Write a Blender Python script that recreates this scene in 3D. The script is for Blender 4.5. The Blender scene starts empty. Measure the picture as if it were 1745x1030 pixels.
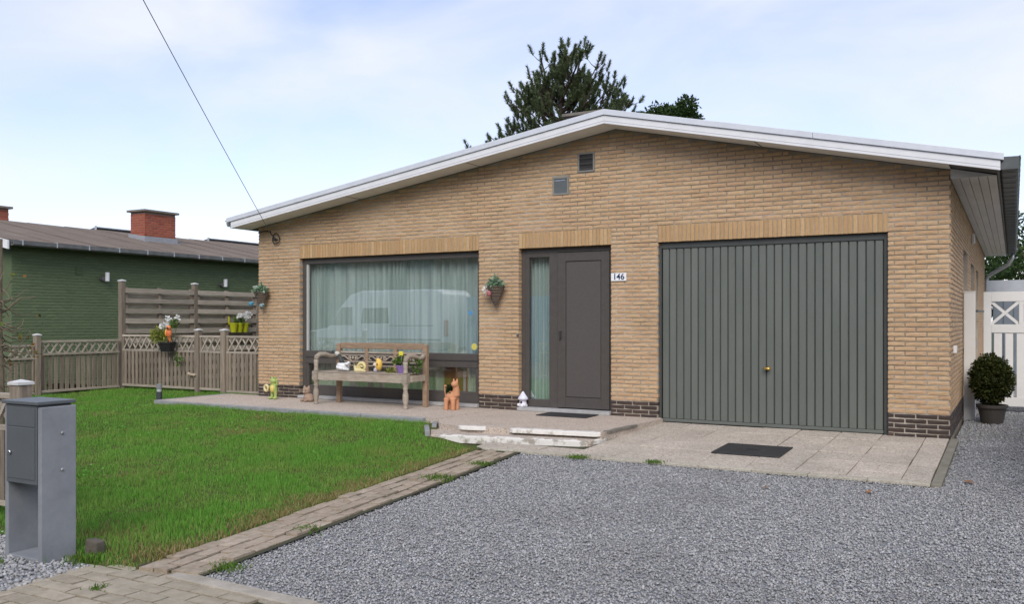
import bpy, bmesh, math, random
import numpy as np
from mathutils import Vector, Matrix, noise as mnoise
R = math.radians
random.seed(7); rng = np.random.default_rng(7)
sc = bpy.context.scene
COL = sc.collection

# ------------------------------------------------------------------ camera, sky, sun, exposure
cam = bpy.data.cameras.new('camera'); camo = bpy.data.objects.new('camera', cam); COL.objects.link(camo)
cam.sensor_width = 36; cam.lens = 31.48; cam.shift_y = 33/1745
cam.clip_end = 2000
camo.location = (0, -10.685, 1.26); camo.rotation_euler = (R(90), 0, R(29.276))
sc.camera = camo

SUN_EL, SUN_AZ = 38, 155      # azimuth clockwise from +Y: a hazy sun behind the camera, to the right
W = bpy.data.worlds.new('World'); sc.world = W; W.use_nodes = True
nt = W.node_tree; nt.nodes.clear()
def N(t, typ, **kw):
    n = t.nodes.new(typ)
    for k, v in kw.items(): setattr(n, k, v)
    return n
out = N(nt, 'ShaderNodeOutputWorld'); bg = N(nt, 'ShaderNodeBackground'); bg.inputs[1].default_value = 0.11
sky = N(nt, 'ShaderNodeTexSky', sky_type='NISHITA', sun_disc=False)
sky.sun_elevation = R(SUN_EL); sky.sun_rotation = R(SUN_AZ); sky.air_density = 1.0; sky.dust_density = .6; sky.ozone_density = 1.5
tc = N(nt, 'ShaderNodeTexCoord'); mp = N(nt, 'ShaderNodeMapping'); mp.inputs['Scale'].default_value = (1.0, 1.0, 2.2)
mp.inputs['Rotation'].default_value = (0.0, 0.3, 0.2)
n1 = N(nt, 'ShaderNodeTexNoise'); n1.inputs['Scale'].default_value = 3.2; n1.inputs['Detail'].default_value = 5; n1.inputs['Roughness'].default_value = .5; n1.inputs['Distortion'].default_value = .4
cr = N(nt, 'ShaderNodeValToRGB'); cr.color_ramp.elements[0].position = .36; cr.color_ramp.elements[0].color = (.22,)*3+(1,)
cr.color_ramp.elements[1].position = .68; cr.color_ramp.elements[1].color = (.88,)*3+(1,)
mx = N(nt, 'ShaderNodeMix', data_type='RGBA'); mx.inputs['B'].default_value = (4.8, 4.95, 5.65, 1)
L = nt.links.new
L(tc.outputs['Generated'], mp.inputs[0]); L(mp.outputs[0], n1.inputs['Vector']); L(n1.outputs['Fac'], cr.inputs[0])
L(cr.outputs[0], mx.inputs['Factor']); tn = N(nt, 'ShaderNodeMix', data_type='RGBA', blend_type='MULTIPLY'); tn.inputs['Factor'].default_value = 1; tn.inputs['B'].default_value = (1.10, .98, 1.06, 1); L(sky.outputs[0], tn.inputs['A']); L(tn.outputs['Result'], mx.inputs['A']); L(mx.outputs['Result'], bg.inputs[0]); L(bg.outputs[0], out.inputs[0])

sun = bpy.data.lights.new('sun', 'SUN'); sun.energy = 1.5; sun.angle = R(35); sun.color = (1, .95, .88)
suno = bpy.data.objects.new('sun', sun); COL.objects.link(suno); suno.location = (0, -20, 20)
az, el = R(SUN_AZ), R(SUN_EL)
sd = Vector((math.sin(az)*math.cos(el), math.cos(az)*math.cos(el), math.sin(el)))
suno.rotation_euler = sd.to_track_quat('Z', 'Y').to_euler()
sc.view_settings.view_transform = 'Standard'; sc.view_settings.look = 'None'
sc.view_settings.gamma = 1; sc.view_settings.use_curve_mapping = False
sc.view_settings.exposure = 0.82
sc.cycles.max_bounces = 8; sc.cycles.transparent_max_bounces = 12
sc.cycles.use_denoising = True

# ------------------------------------------------------------------ materials
MATS = {}
def mat(name, c, c2=None, scale=8, rough=.7, bump=0, bscale=60, stretch=(1, 1, 1), rnd=0.0, metal=0, spec=.4, palette=None, detail=5, dirt=None, dscale=2.0, damt=.5, coat=0, contrast=(.3, .7), space='Object'):
    """procedural material: two-tone noise, optional per-piece palette, optional stains, bump"""
    if name in MATS: return MATS[name]
    m = bpy.data.materials.new(name); m.use_nodes = True; t = m.node_tree; l = t.links.new
    b = t.nodes['Principled BSDF']; b.inputs['Roughness'].default_value = rough; b.inputs['Metallic'].default_value = metal
    b.inputs['Specular IOR Level'].default_value = spec
    if coat: b.inputs['Coat Weight'].default_value = coat
    co = N(t, 'ShaderNodeTexCoord')
    if space == 'World':
        g = N(t, 'ShaderNodeNewGeometry'); src = g.outputs['Position']
    else: src = co.outputs['Object']
    mpn = N(t, 'ShaderNodeMapping'); mpn.inputs['Scale'].default_value = stretch; l(src, mpn.inputs[0])
    oi = N(t, 'ShaderNodeObjectInfo'); ge = N(t, 'ShaderNodeNewGeometry')
    ad = N(t, 'ShaderNodeMath', operation='ADD'); l(oi.outputs['Random'], ad.inputs[0]); l(ge.outputs['Random Per Island'], ad.inputs[1])
    fr = N(t, 'ShaderNodeMath', operation='FRACT'); l(ad.outputs[0], fr.inputs[0])
    # shift the texture per piece so that no two pieces repeat
    vm = N(t, 'ShaderNodeVectorMath', operation='MULTIPLY_ADD'); cmb = N(t, 'ShaderNodeCombineXYZ')
    for i in range(3): l(fr.outputs[0], cmb.inputs[i])
    vm.inputs[1].default_value = (37, 53, 71) if (rnd or palette) else (0, 0, 0)
    l(cmb.outputs[0], vm.inputs[0]); l(mpn.outputs[0], vm.inputs[2])
    vec = vm.outputs[0]
    if palette:
        rp = N(t, 'ShaderNodeValToRGB'); e = rp.color_ramp.elements
        while len(e) < len(palette): e.new(.5)
        for i, p in enumerate(palette): e[i].position = i/(len(palette)-1); e[i].color = (*p, 1)
        l(fr.outputs[0], rp.inputs[0]); col = rp.outputs[0]
    else:
        rgb = N(t, 'ShaderNodeRGB'); rgb.outputs[0].default_value = (*c, 1); col = rgb.outputs[0]
    if c2 is not None:
        nz = N(t, 'ShaderNodeTexNoise'); nz.inputs['Scale'].default_value = scale; nz.inputs['Detail'].default_value = detail; nz.inputs['Roughness'].default_value = .62
        l(vec, nz.inputs['Vector'])
        mr = N(t, 'ShaderNodeMapRange'); mr.inputs[1].default_value = contrast[0]; mr.inputs[2].default_value = contrast[1]; l(nz.outputs['Fac'], mr.inputs[0])
        mm = N(t, 'ShaderNodeMix', data_type='RGBA'); l(mr.outputs[0], mm.inputs['Factor']); l(col, mm.inputs['A']); mm.inputs['B'].default_value = (*c2, 1)
        if palette: mm.blend_type = 'MULTIPLY'
        col = mm.outputs['Result']
    if dirt is not None:
        nz = N(t, 'ShaderNodeTexNoise'); nz.inputs['Scale'].default_value = dscale; nz.inputs['Detail'].default_value = 8; nz.inputs['Roughness'].default_value = .7
        g2 = N(t, 'ShaderNodeNewGeometry'); l(g2.outputs['Position'], nz.inputs['Vector'])
        mr = N(t, 'ShaderNodeMapRange'); mr.inputs[1].default_value = .5; mr.inputs[2].default_value = .75; mr.inputs[4].default_value = damt; l(nz.outputs['Fac'], mr.inputs[0])
        mm = N(t, 'ShaderNodeMix', data_type='RGBA'); l(mr.outputs[0], mm.inputs['Factor']); l(col, mm.inputs['A']); mm.inputs['B'].default_value = (*dirt, 1)
        col = mm.outputs['Result']
    if rnd:
        hs = N(t, 'ShaderNodeHueSaturation'); mr = N(t, 'ShaderNodeMapRange'); mr.inputs[3].default_value = 1-rnd; mr.inputs[4].default_value = 1+rnd
        l(fr.outputs[0], mr.inputs[0]); l(mr.outputs[0], hs.inputs['Value']); l(col, hs.inputs['Color']); col = hs.outputs[0]
    l(col, b.inputs['Base Color'])
    if bump:
        nb = N(t, 'ShaderNodeTexNoise'); nb.inputs['Scale'].default_value = bscale; nb.inputs['Detail'].default_value = 4; l(vec, nb.inputs['Vector'])
        bp = N(t, 'ShaderNodeBump'); bp.inputs['Strength'].default_value = bump; bp.inputs['Distance'].default_value = .01
        l(nb.outputs['Fac'], bp.inputs['Height']); l(bp.outputs[0], b.inputs['Normal'])
    MATS[name] = m
    return m

def speckle(name, cols, vscale, rough=.85, bump=.4, dirt=None, dscale=1.5, damt=.5, rnd=0.08):
    """aggregate: voronoi cells coloured by a ramp"""
    m = bpy.data.materials.new(name); m.use_nodes = True; t = m.node_tree; l = t.links.new
    b = t.nodes['Principled BSDF']; b.inputs['Roughness'].default_value = rough; b.inputs['Specular IOR Level'].default_value = .3
    g = N(t, 'ShaderNodeNewGeometry'); v = N(t, 'ShaderNodeTexVoronoi'); v.inputs['Scale'].default_value = vscale; l(g.outputs['Position'], v.inputs['Vector'])
    sp = N(t, 'ShaderNodeSeparateColor'); l(v.outputs['Color'], sp.inputs[0])
    rp = N(t, 'ShaderNodeValToRGB'); e = rp.color_ramp.elements
    while len(e) < len(cols): e.new(.5)
    for i, p in enumerate(cols): e[i].position = i/(len(cols)-1); e[i].color = (*p, 1)
    l(sp.outputs[0], rp.inputs[0]); col = rp.outputs[0]
    if dirt is not None:
        nz = N(t, 'ShaderNodeTexNoise'); nz.inputs['Scale'].default_value = dscale; nz.inputs['Detail'].default_value = 9; nz.inputs['Roughness'].default_value = .7; l(g.outputs['Position'], nz.inputs['Vector'])
        mr = N(t, 'ShaderNodeMapRange'); mr.inputs[1].default_value = .45; mr.inputs[2].default_value = .72; mr.inputs[4].default_value = damt; l(nz.outputs['Fac'], mr.inputs[0])
        mm = N(t, 'ShaderNodeMix', data_type='RGBA'); l(mr.outputs[0], mm.inputs['Factor']); l(col, mm.inputs['A']); mm.inputs['B'].default_value = (*dirt, 1); col = mm.outputs['Result']
    oi = N(t, 'ShaderNodeObjectInfo'); hs = N(t, 'ShaderNodeHueSaturation'); mr = N(t, 'ShaderNodeMapRange'); mr.inputs[3].default_value = 1-rnd; mr.inputs[4].default_value = 1+rnd
    l(oi.outputs['Random'], mr.inputs[0]); l(mr.outputs[0], hs.inputs['Value']); l(col, hs.inputs['Color'])
    l(hs.outputs[0], b.inputs['Base Color'])
    bp = N(t, 'ShaderNodeBump'); bp.inputs['Strength'].default_value = bump; bp.inputs['Distance'].default_value = .006; l(v.outputs['Distance'], bp.inputs['Height']); bp.invert = True
    l(bp.outputs[0], b.inputs['Normal'])
    MATS[name] = m
    return m

def leafmat(name, pal, trans=.25, rough=.6, patch=None, pscale=.9):
    m = bpy.data.materials.new(name); m.use_nodes = True; t = m.node_tree; l = t.links.new
    t.nodes.remove(t.nodes['Principled BSDF']); o = t.nodes['Material Output']
    ge = N(t, 'ShaderNodeNewGeometry'); rp = N(t, 'ShaderNodeValToRGB'); e = rp.color_ramp.elements
    while len(e) < len(pal): e.new(.5)
    for i, p in enumerate(pal): e[i].position = i/(len(pal)-1); e[i].color = (*p, 1)
    l(ge.outputs['Random Per Island'], rp.inputs[0]); col = rp.outputs[0]
    if patch is not None:
        nz = N(t, 'ShaderNodeTexNoise'); nz.inputs['Scale'].default_value = pscale; nz.inputs['Detail'].default_value = 5; nz.inputs['Roughness'].default_value = .65; l(ge.outputs['Position'], nz.inputs['Vector'])
        mr = N(t, 'ShaderNodeMapRange'); mr.inputs[1].default_value = .47; mr.inputs[2].default_value = .72; mr.inputs[4].default_value = .75; l(nz.outputs['Fac'], mr.inputs[0])
        mm = N(t, 'ShaderNodeMix', data_type='RGBA'); l(mr.outputs[0], mm.inputs['Factor']); l(col, mm.inputs['A']); mm.inputs['B'].default_value = (*patch, 1); col = mm.outputs['Result']
    d = N(t, 'ShaderNodeBsdfPrincipled'); d.inputs['Roughness'].default_value = rough; d.inputs['Specular IOR Level'].default_value = .08; tr = N(t, 'ShaderNodeBsdfTranslucent'); mxs = N(t, 'ShaderNodeMixShader'); mxs.inputs[0].default_value = trans
    l(col, d.inputs['Base Color']); l(col, tr.inputs[0]); l(d.outputs[0], mxs.inputs[1]); l(tr.outputs[0], mxs.inputs[2]); l(mxs.outputs[0], o.inputs[0])
    MATS[name] = m
    return m

def glassmat(name, r0=.23, tint=(.97, .985, .98)):
    """double glazing: Schlick reflectance, the same from both sides of the pane"""
    m = bpy.data.materials.new(name); m.use_nodes = True; t = m.node_tree; l = t.links.new
    t.nodes.remove(t.nodes['Principled BSDF']); o = t.nodes['Material Output']
    lw = N(t, 'ShaderNodeLayerWeight'); lw.inputs[0].default_value = .5
    pw = N(t, 'ShaderNodeMath', operation='POWER'); pw.inputs[1].default_value = 5; l(lw.outputs['Facing'], pw.inputs[0])
    ml = N(t, 'ShaderNodeMath', operation='MULTIPLY_ADD'); ml.inputs[1].default_value = 1-r0; ml.inputs[2].default_value = r0; l(pw.outputs[0], ml.inputs[0])
    tr = N(t, 'ShaderNodeBsdfTransparent'); tr.inputs[0].default_value = (*tint, 1); gl = N(t, 'ShaderNodeBsdfGlossy'); gl.inputs['Roughness'].default_value = 0.0
    ms = N(t, 'ShaderNodeMixShader'); l(ml.outputs[0], ms.inputs[0]); l(tr.outputs[0], ms.inputs[1]); l(gl.outputs[0], ms.inputs[2]); l(ms.outputs[0], o.inputs[0])
    MATS[name] = m
    return m

TAN = mat('tan_brick', (.4, .3, .2), (.82, .80, .77), 22, .85, .5, 90, rnd=.05, palette=[(.51, .338, .192), (.525, .358, .206), (.54, .376, .22), (.515, .338, .202), (.55, .39, .235), (.525, .362, .21)], dirt=(.33, .22, .135), dscale=1.4, damt=.35)
LINT = mat('lintel_brick', (.4, .3, .2), (.85, .83, .8), 22, .85, .4, 90, rnd=.07, palette=[(.46, .30, .15), (.50, .33, .165), (.44, .275, .135), (.52, .36, .19)])
DARKB = mat('dark_brick', (.05, .04, .03), (.7, .7, .7), 25, .7, .4, 80, rnd=.2, palette=[(.055, .038, .032), (.075, .05, .04), (.045, .035, .032), (.085, .055, .042)])
MORTAR = mat('mortar', (.46, .415, .345), (.27, .23, .175), 1.1, .95, .5, 120, dirt=(.17, .14, .10), dscale=3, damt=.4, contrast=(.35, .6))
WHITE = mat('white_board', (.74, .75, .76), (.66, .67, .68), 5, .45, .05, 30)
TRIM = mat('zinc_trim', (.66, .69, .73), (.58, .61, .65), 6, .4, .05, 30, metal=.15)
SOFF = mat('soffit_board', (.80, .79, .76), (.70, .685, .65), 4, .55, .05, 20, stretch=(1, .3, 1), rnd=.05)
ANTHR = mat('anthracite_frame', (.070, .063, .057), (.084, .076, .069), 12, .42, .05, 60)
GARAGE = mat('garage_paint', (.108, .121, .107), (.138, .150, .134), 2.2, .45, .04, 50, rnd=.03, stretch=(1, 1, .35))
GFRAME = mat('garage_frame', (.055, .062, .06), (.07, .075, .07), 8, .45)
BRASS = mat('brass', (.62, .42, .12), None, rough=.3, metal=.9)
CHROME = mat('steel', (.6, .6, .6), None, rough=.25, metal=1)
BLUESTONE = mat('bluestone', (.42, .42, .41), (.33, .33, .325), 14, .75, .15, 60, dirt=(.25, .24, .22), damt=.4)
ROOFF = mat('roof_felt', (.10, .10, .10), (.14, .14, .14), 10, .9, .3, 90)
GUTTER = mat('gutter_zinc', (.075, .085, .085), (.12, .13, .13), 9, .5, .1, 30, metal=.3)
PANE = glassmat('window_glass')
BLACK = mat('black_rubber', (.02, .02, .022), (.035, .035, .037), 30, .7, .3, 150)
WOOD = mat('weathered_fence', (.27, .225, .17), (.15, .122, .092), 5, .9, .5, 30, stretch=(9, 9, .8), rnd=.22)
WOODH = mat('weathered_fence_rail', (.42, .37, .30), (.27, .235, .185), 5, .9, .5, 30, stretch=(.8, .8, 9), rnd=.2)
BENCHW = mat('grey_teak', (.42, .365, .295), (.27, .23, .18), 6, .85, .4, 40, stretch=(1.2, 6, 6), rnd=.12, dirt=(.22, .12, .065), dscale=4, damt=.5)
TEAKB = mat('brown_teak', (.37, .26, .175), (.23, .155, .10), 6, .8, .4, 40, stretch=(1.2, 6, 6), rnd=.1)
CAPW = mat('white_cap', (.62, .62, .60), (.5, .5, .48), 10, .6)
BOXM = mat('mailbox_paint', (.092, .104, .11), (.105, .118, .124), 6, .42, .05, 80)
STONEM = mat('mailbox_stone', (.25, .265, .282), (.195, .208, .225), 7, .6, .12, 50, dirt=(.30, .31, .32), dscale=9, damt=.35)
AGG = speckle('exposed_aggregate', [(.24, .20, .16), (.47, .42, .345), (.56, .505, .43), (.40, .33, .26), (.60, .55, .48)], 85, dirt=(.22, .20, .165), damt=.45)
AGGT = speckle('terrace_aggregate', [(.24, .20, .16), (.44, .375, .31), (.52, .455, .385), (.38, .30, .245), (.56, .50, .43)], 85, dirt=(.28, .25, .21), damt=.35)
PAINT = mat('chipped_white_paint', (.70, .68, .63), (.34, .31, .26), 5, .7, .3, 40, contrast=(.52, .6), space='World', detail=9)
KERB = mat('kerb_concrete', (.30, .315, .32), (.22, .23, .225), 9, .85, .3, 70, rnd=.08, dirt=(.13, .14, .09), dscale=4, damt=.5)
PAVER = mat('path_paver', (.3, .25, .2), (.68, .66, .62), 18, .9, .5, 110, rnd=.14, palette=[(.40, .325, .24), (.46, .385, .295), (.37, .30, .23), (.43, .36, .28)], dirt=(.12, .115, .07), dscale=3.5, damt=.5)
GREENW = mat('green_paint', (.125, .168, .085), (.105, .142, .072), 3, .75, .25, 50, rnd=.06)
GREENM = mat('green_joint', (.10, .136, .068), (.085, .116, .058), 5, .85)
NROOF = mat('neighbour_roof', (.205, .17, .14), (.16, .132, .11), 1.6, 1.0, .3, 90, dirt=(.26, .225, .19), dscale=.7, damt=.5, rnd=.04, spec=.05)
REDB = mat('red_brick', (.3, .1, .06), (.7, .68, .66), 30, .85, .3, 90, rnd=.15, palette=[(.33, .085, .045), (.40, .115, .06), (.28, .075, .045), (.36, .10, .06)])
REDM = mat('red_mortar', (.22, .16, .13), None, rough=.95)
LEAD = mat('lead', (.30, .32, .34), (.24, .25, .27), 8, .5, .1, 30)
CONC = mat('concrete_cap', (.22, .20, .17), (.14, .13, .11), 8, .95, .4, 50)
SOIL = mat('lawn_soil', (.07, .12, .028), (.10, .09, .042), 6, .95, .5, 60, space='World', spec=0.0)
GRASS = leafmat('grass', [(.10, .28, .034), (.165, .38, .055), (.13, .33, .044), (.25, .45, .095), (.075, .22, .03)], .4, patch=(.29, .35, .10), pscale=1.6)
STRAW = leafmat('dry_grass', [(.30, .23, .10), (.20, .19, .06), (.36, .30, .15), (.16, .09, .045)], .2)
WEED = leafmat('weed', [(.06, .14, .02), (.10, .20, .03), (.16, .19, .05)], .25)
GRAVS = mat('gravel_stone', (.2, .2, .2), None, rough=.85, spec=.25, palette=[(.175, .180, .186), (.29, .296, .302), (.365, .370, .375), (.235, .240, .246), (.42, .425, .43), (.32, .321, .318), (.205, .210, .217), (.385, .390, .395), (.345, .328, .300), (.52, .525, .53), (.28, .286, .292)], dirt=(.175, .172, .165), dscale=.55, damt=.7)
GRAVB = mat('gravel_bed', (.21, .217, .228), (.27, .277, .288), 60, .95, .8, 90, space='World')
ASPH = mat('asphalt', (.05, .05, .052), (.065, .065, .065), 30, .95, .4, 120, space='World')
EARTH = mat('ground_turf', (.055, .085, .03), (.075, .075, .04), 2, .95, .4, 20, space='World')

# ------------------------------------------------------------------ mesh helpers
ABS = {}
def absloc(o): return ABS.get(o.name, Vector((0, 0, 0)))
class MB:
    def __init__(s): s.v = []; s.f = []
    def add(s, v, f):
        k = len(s.v); s.v += [tuple(p) for p in v]; s.f += [tuple(i+k for i in q) for q in f]; return s
    def box(s, x0, x1, y0, y1, z0, z1, M=None):
        v = [(x0, y0, z0), (x1, y0, z0), (x1, y1, z0), (x0, y1, z0), (x0, y0, z1), (x1, y0, z1), (x1, y1, z1), (x0, y1, z1)]
        if M is not None: v = [M @ Vector(p) for p in v]
        return s.add(v, [(0, 3, 2, 1), (4, 5, 6, 7), (0, 1, 5, 4), (1, 2, 6, 5), (2, 3, 7, 6), (3, 0, 4, 7)])
    def bar(s, a, b, w, d, up=(0, 0, 1)):
        """rectangular bar from a to b; w across, d along 'up'"""
        a, b = Vector(a), Vector(b); t = (b-a).normalized(); u = Vector(up); sd_ = t.cross(u)
        if sd_.length < 1e-5: sd_ = t.cross(Vector((1, 0, 0)))
        sd_.normalize(); u = sd_.cross(t)
        v = [p+sd_*i*w/2+u*j*d/2 for p in (a, b) for i, j in ((-1, -1), (1, -1), (1, 1), (-1, 1))]
        return s.add(v, [(0, 3, 2, 1), (4, 5, 6, 7), (0, 1, 5, 4), (1, 2, 6, 5), (2, 3, 7, 6), (3, 0, 4, 7)])
    def prism(s, poly, y0, y1, axis='y'):
        n = len(poly)
        mk = {'y': lambda p, q: (p[0], q, p[1]), 'z': lambda p, q: (p[0], p[1], q), 'x': lambda p, q: (q, p[0], p[1])}[axis]
        v = [mk(p, y0) for p in poly]+[mk(p, y1) for p in poly]
        return s.add(v, [tuple(range(n)), tuple(range(2*n-1, n-1, -1))]+[(i, i+n, (i+1) % n+n, (i+1) % n) for i in range(n)])
    def tube(s, pts, rad, n=8, cap=True):
        pts = [Vector(p) for p in pts]
        if not hasattr(rad, '__len__'): rad = [rad]*len(pts)
        rings = []; up = None
        for i, p in enumerate(pts):
            t = (pts[min(i+1, len(pts)-1)]-pts[max(i-1, 0)]).normalized()
            if up is None:
                up = Vector((0, 0, 1)) if abs(t.z) < .9 else Vector((1, 0, 0))
            a = t.cross(up); 
            if a.length < 1e-5: a = t.cross(Vector((0, 1, 0)))
            a.normalize(); b = a.cross(t); up = b
            rings.append([p+(a*math.cos(2*math.pi*k/n)+b*math.sin(2*math.pi*k/n))*rad[i] for k in range(n)])
        v = [q for r in rings for q in r]; f = []
        for i in range(len(pts)-1):
            for k in range(n): f.append((i*n+k, i*n+(k+1) % n, (i+1)*n+(k+1) % n, (i+1)*n+k))
        if cap: f += [tuple(range(n-1, -1, -1)), tuple(range((len(pts)-1)*n, len(pts)*n))]
        return s.add(v, f)
    def lathe(s, prof, c, n=16, sx=1, sy=1, M=None, a0=0, a1=2*math.pi):
        full = abs(a1-a0-2*math.pi) < 1e-6; m = n if full else n+1
        v = []
        for r, z in prof:
            for k in range(m):
                a = a0+(a1-a0)*k/n; p = Vector((r*math.cos(a)*sx, r*math.sin(a)*sy, z))
                if M is not None: p = M @ p
                v.append(p+Vector(c))
        f = []
        for i in range(len(prof)-1):
            for k in range(n if full else n): f.append((i*m+k, i*m+(k+1) % m, (i+1)*m+(k+1) % m, (i+1)*m+k))
        f += [tuple(range(m-1, -1, -1)), tuple(range((len(prof)-1)*m, len(prof)*m))]
        return s.add(v, f)
    def ball(s, c, r, n=12, M=None):
        r = Vector(r) if hasattr(r, '__len__') else Vector((r, r, r)); h = n//2; v = []; f = []
        for i in range(1, h):
            for k in range(n):
                a, b = math.pi*i/h, 2*math.pi*k/n
                v.append(Vector((math.sin(a)*math.cos(b)*r.x, math.sin(a)*math.sin(b)*r.y, math.cos(a)*r.z)))
        v += [Vector((0, 0, r.z)), Vector((0, 0, -r.z))]; T = len(v)-2
        for i in range(h-2):
            for k in range(n): f.append((i*n+k, (i+1)*n+k, (i+1)*n+(k+1) % n, i*n+(k+1) % n))
        for k in range(n): f += [(T, k, (k+1) % n), (T+1, (h-2)*n+(k+1) % n, (h-2)*n+k)]
        return s.add([(M @ p if M is not None else p)+Vector(c) for p in v], f)
    def build(s, name, m, parent=None, smooth=False, bevel=0, remesh=0, fix=True):
        off = absloc(parent) if parent else Vector((0, 0, 0))
        me = bpy.data.meshes.new(name); me.from_pydata([(p[0]-off.x, p[1]-off.y, p[2]-off.z) for p in s.v], [], s.f)
        if fix:
            bm = bmesh.new(); bm.from_mesh(me); bmesh.ops.recalc_face_normals(bm, faces=bm.faces); bm.to_mesh(me); bm.free()
        me.materials.append(m)
        if smooth: me.polygons.foreach_set('use_smooth', [True]*len(me.polygons))
        o = bpy.data.objects.new(name, me); COL.objects.link(o)
        if parent: o.parent = parent
        ABS[o.name] = off.copy()
        if remesh:
            md = o.modifiers.new('remesh', 'REMESH'); md.mode = 'VOXEL'; md.voxel_size = remesh; md.use_smooth_shade = True
            sm = o.modifiers.new('smooth', 'SMOOTH'); sm.factor = .5; sm.iterations = 4
        if bevel:
            md = o.modifiers.new('bevel', 'BEVEL'); md.width = bevel; md.segments = 2; md.limit_method = 'ANGLE'; md.angle_limit = R(40)
        return o
def tag(o, label=None, cat=None, group=None, kind=None):
    if label: o['label'] = label
    if cat: o['category'] = cat
    if group: o['group'] = group
    if kind: o['kind'] = kind
    return o
def thing(name, loc, label, cat, group=None):
    o = bpy.data.objects.new(name, None); COL.objects.link(o); o.location = loc; o.empty_display_size = .2
    ABS[o.name] = Vector(loc); return tag(o, label, cat, group)
def piece(name, me, parent, loc, scale=(1, 1, 1), rot=(0, 0, 0)):
    o = bpy.data.objects.new(name, me); COL.objects.link(o); o.parent = parent
    o.location = Vector(loc)-absloc(parent); o.scale = scale; o.rotation_euler = rot
    return o
def npmesh(name, v, tris, m, parent=None, smooth=False, off=Vector((0, 0, 0))):
    v = np.asarray(v, np.float32)-np.array(off, np.float32); tris = np.asarray(tris, np.int32)
    me = bpy.data.meshes.new(name); me.vertices.add(len(v)); me.vertices.foreach_set('co', v.ravel())
    me.loops.add(tris.size); me.loops.foreach_set('vertex_index', tris.ravel())
    me.polygons.add(len(tris)); me.polygons.foreach_set('loop_start', np.arange(len(tris), dtype=np.int32)*3)
    me.update(calc_edges=True); me.materials.append(m)
    if smooth: me.polygons.foreach_set('use_smooth', [True]*len(me.polygons))
    o = bpy.data.objects.new(name, me); COL.objects.link(o)
    if parent: o.parent = parent
    ABS[o.name] = Vector(off); return o
def inpoly(P, poly):
    x, y = P[:, 0], P[:, 1]; c = np.zeros(len(P), bool); n = len(poly)
    for i in range(n):
        x0, y0 = poly[i]; x1, y1 = poly[(i+1) % n]
        cond = ((y0 > y) != (y1 > y)) & (x < (x1-x0)*(y-y0)/(y1-y0+1e-12)+x0); c ^= cond
    return c
def leafcloud(pts, nrm, size, spread_=.9, aspect=.5, rg=None):
    """one pointed quad-ish leaf (2 tris) for each point, random orientation biased outward"""
    rg = rg or rng; n = len(pts); d = nrm+rg.normal(0, spread_, (n, 3)); d /= np.linalg.norm(d, axis=1)[:, None]
    a = np.cross(d, rg.normal(0, 1, (n, 3))); a /= np.linalg.norm(a, axis=1)[:, None]
    s_ = (size*rg.uniform(.6, 1.3, n))[:, None]
    v = np.stack([pts, pts+d*s_*.5+a*s_*aspect*.5, pts+d*s_, pts+d*s_*.5-a*s_*aspect*.5], 1).reshape(-1, 3)
    b = np.arange(n)[:, None]*4; t = np.concatenate([b+np.array([[0, 1, 2]]), b+np.array([[0, 2, 3]])], 0)
    return v, t
def brickmesh(name, m, L_=.2065, H_=.0392, Dp=.09, seed=0, axis='x', rough=.0022):
    """a brick with a slightly uneven face; origin at the centre of its front face; front looks to -Y (or +X)"""
    r = random.Random(seed); nx = 4; v = []; f = []
    for j in range(3):
        for i in range(nx+1):
            e = (i in (0, nx)) or (j in (0, 2))
            x = -L_/2+L_*i/nx+r.uniform(-rough, rough)*(1.2 if i in (0, nx) else 0); z = -H_/2+H_*j/2+r.uniform(-rough, rough)*(1 if j != 1 else 0)
            v.append((x, r.uniform(0, .002)+(.003 if e else 0), z))
    for j in range(2):
        for i in range(nx): f.append((j*(nx+1)+i, j*(nx+1)+i+1, (j+1)*(nx+1)+i+1, (j+1)*(nx+1)+i))
    ring = [i for i in range(nx+1)]+[(nx+1)+nx]+[2*(nx+1)+i for i in range(nx, -1, -1)]+[(nx+1)]
    k = len(v)
    for i in ring: v.append((v[i][0], Dp, v[i][2]))
    n = len(ring)
    for i in range(n): f.append((ring[(i+1) % n], ring[i], k+i, k+(i+1) % n))
    if axis == 'side': v = [(-p[1], p[0], p[2]) for p in v]
    me = bpy.data.meshes.new(name); me.from_pydata(v, [], f); me.materials.append(m)
    return me
def mesh_data(me):
    return [tuple(v.co) for v in me.vertices], [tuple(p.vertices) for p in me.polygons]

# ------------------------------------------------------------------ terrain heights (metres)
def zlawn(x, y):
    z = .028+.0165*y; e = -4.17-(y+7.33)*.167            # falls to the level of the path along its edge
    t = min(1.0, max(0.0, (e-x)/1.6)); t = t*t*(3-2*t)
    z = (-.078+max(0.0, y+3)*.02)*(1-t)+z*t if y < -1.9 else z
    return min(z, -.104+max(0.0, y+7.46)*.10) if x > -5.6 and y < -7.0 else z
def zgrav(x, y): return min(-.045, -.10+max(0.0, y+2.7)*.022)
def zapron(y): return -.005+.029*y

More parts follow.
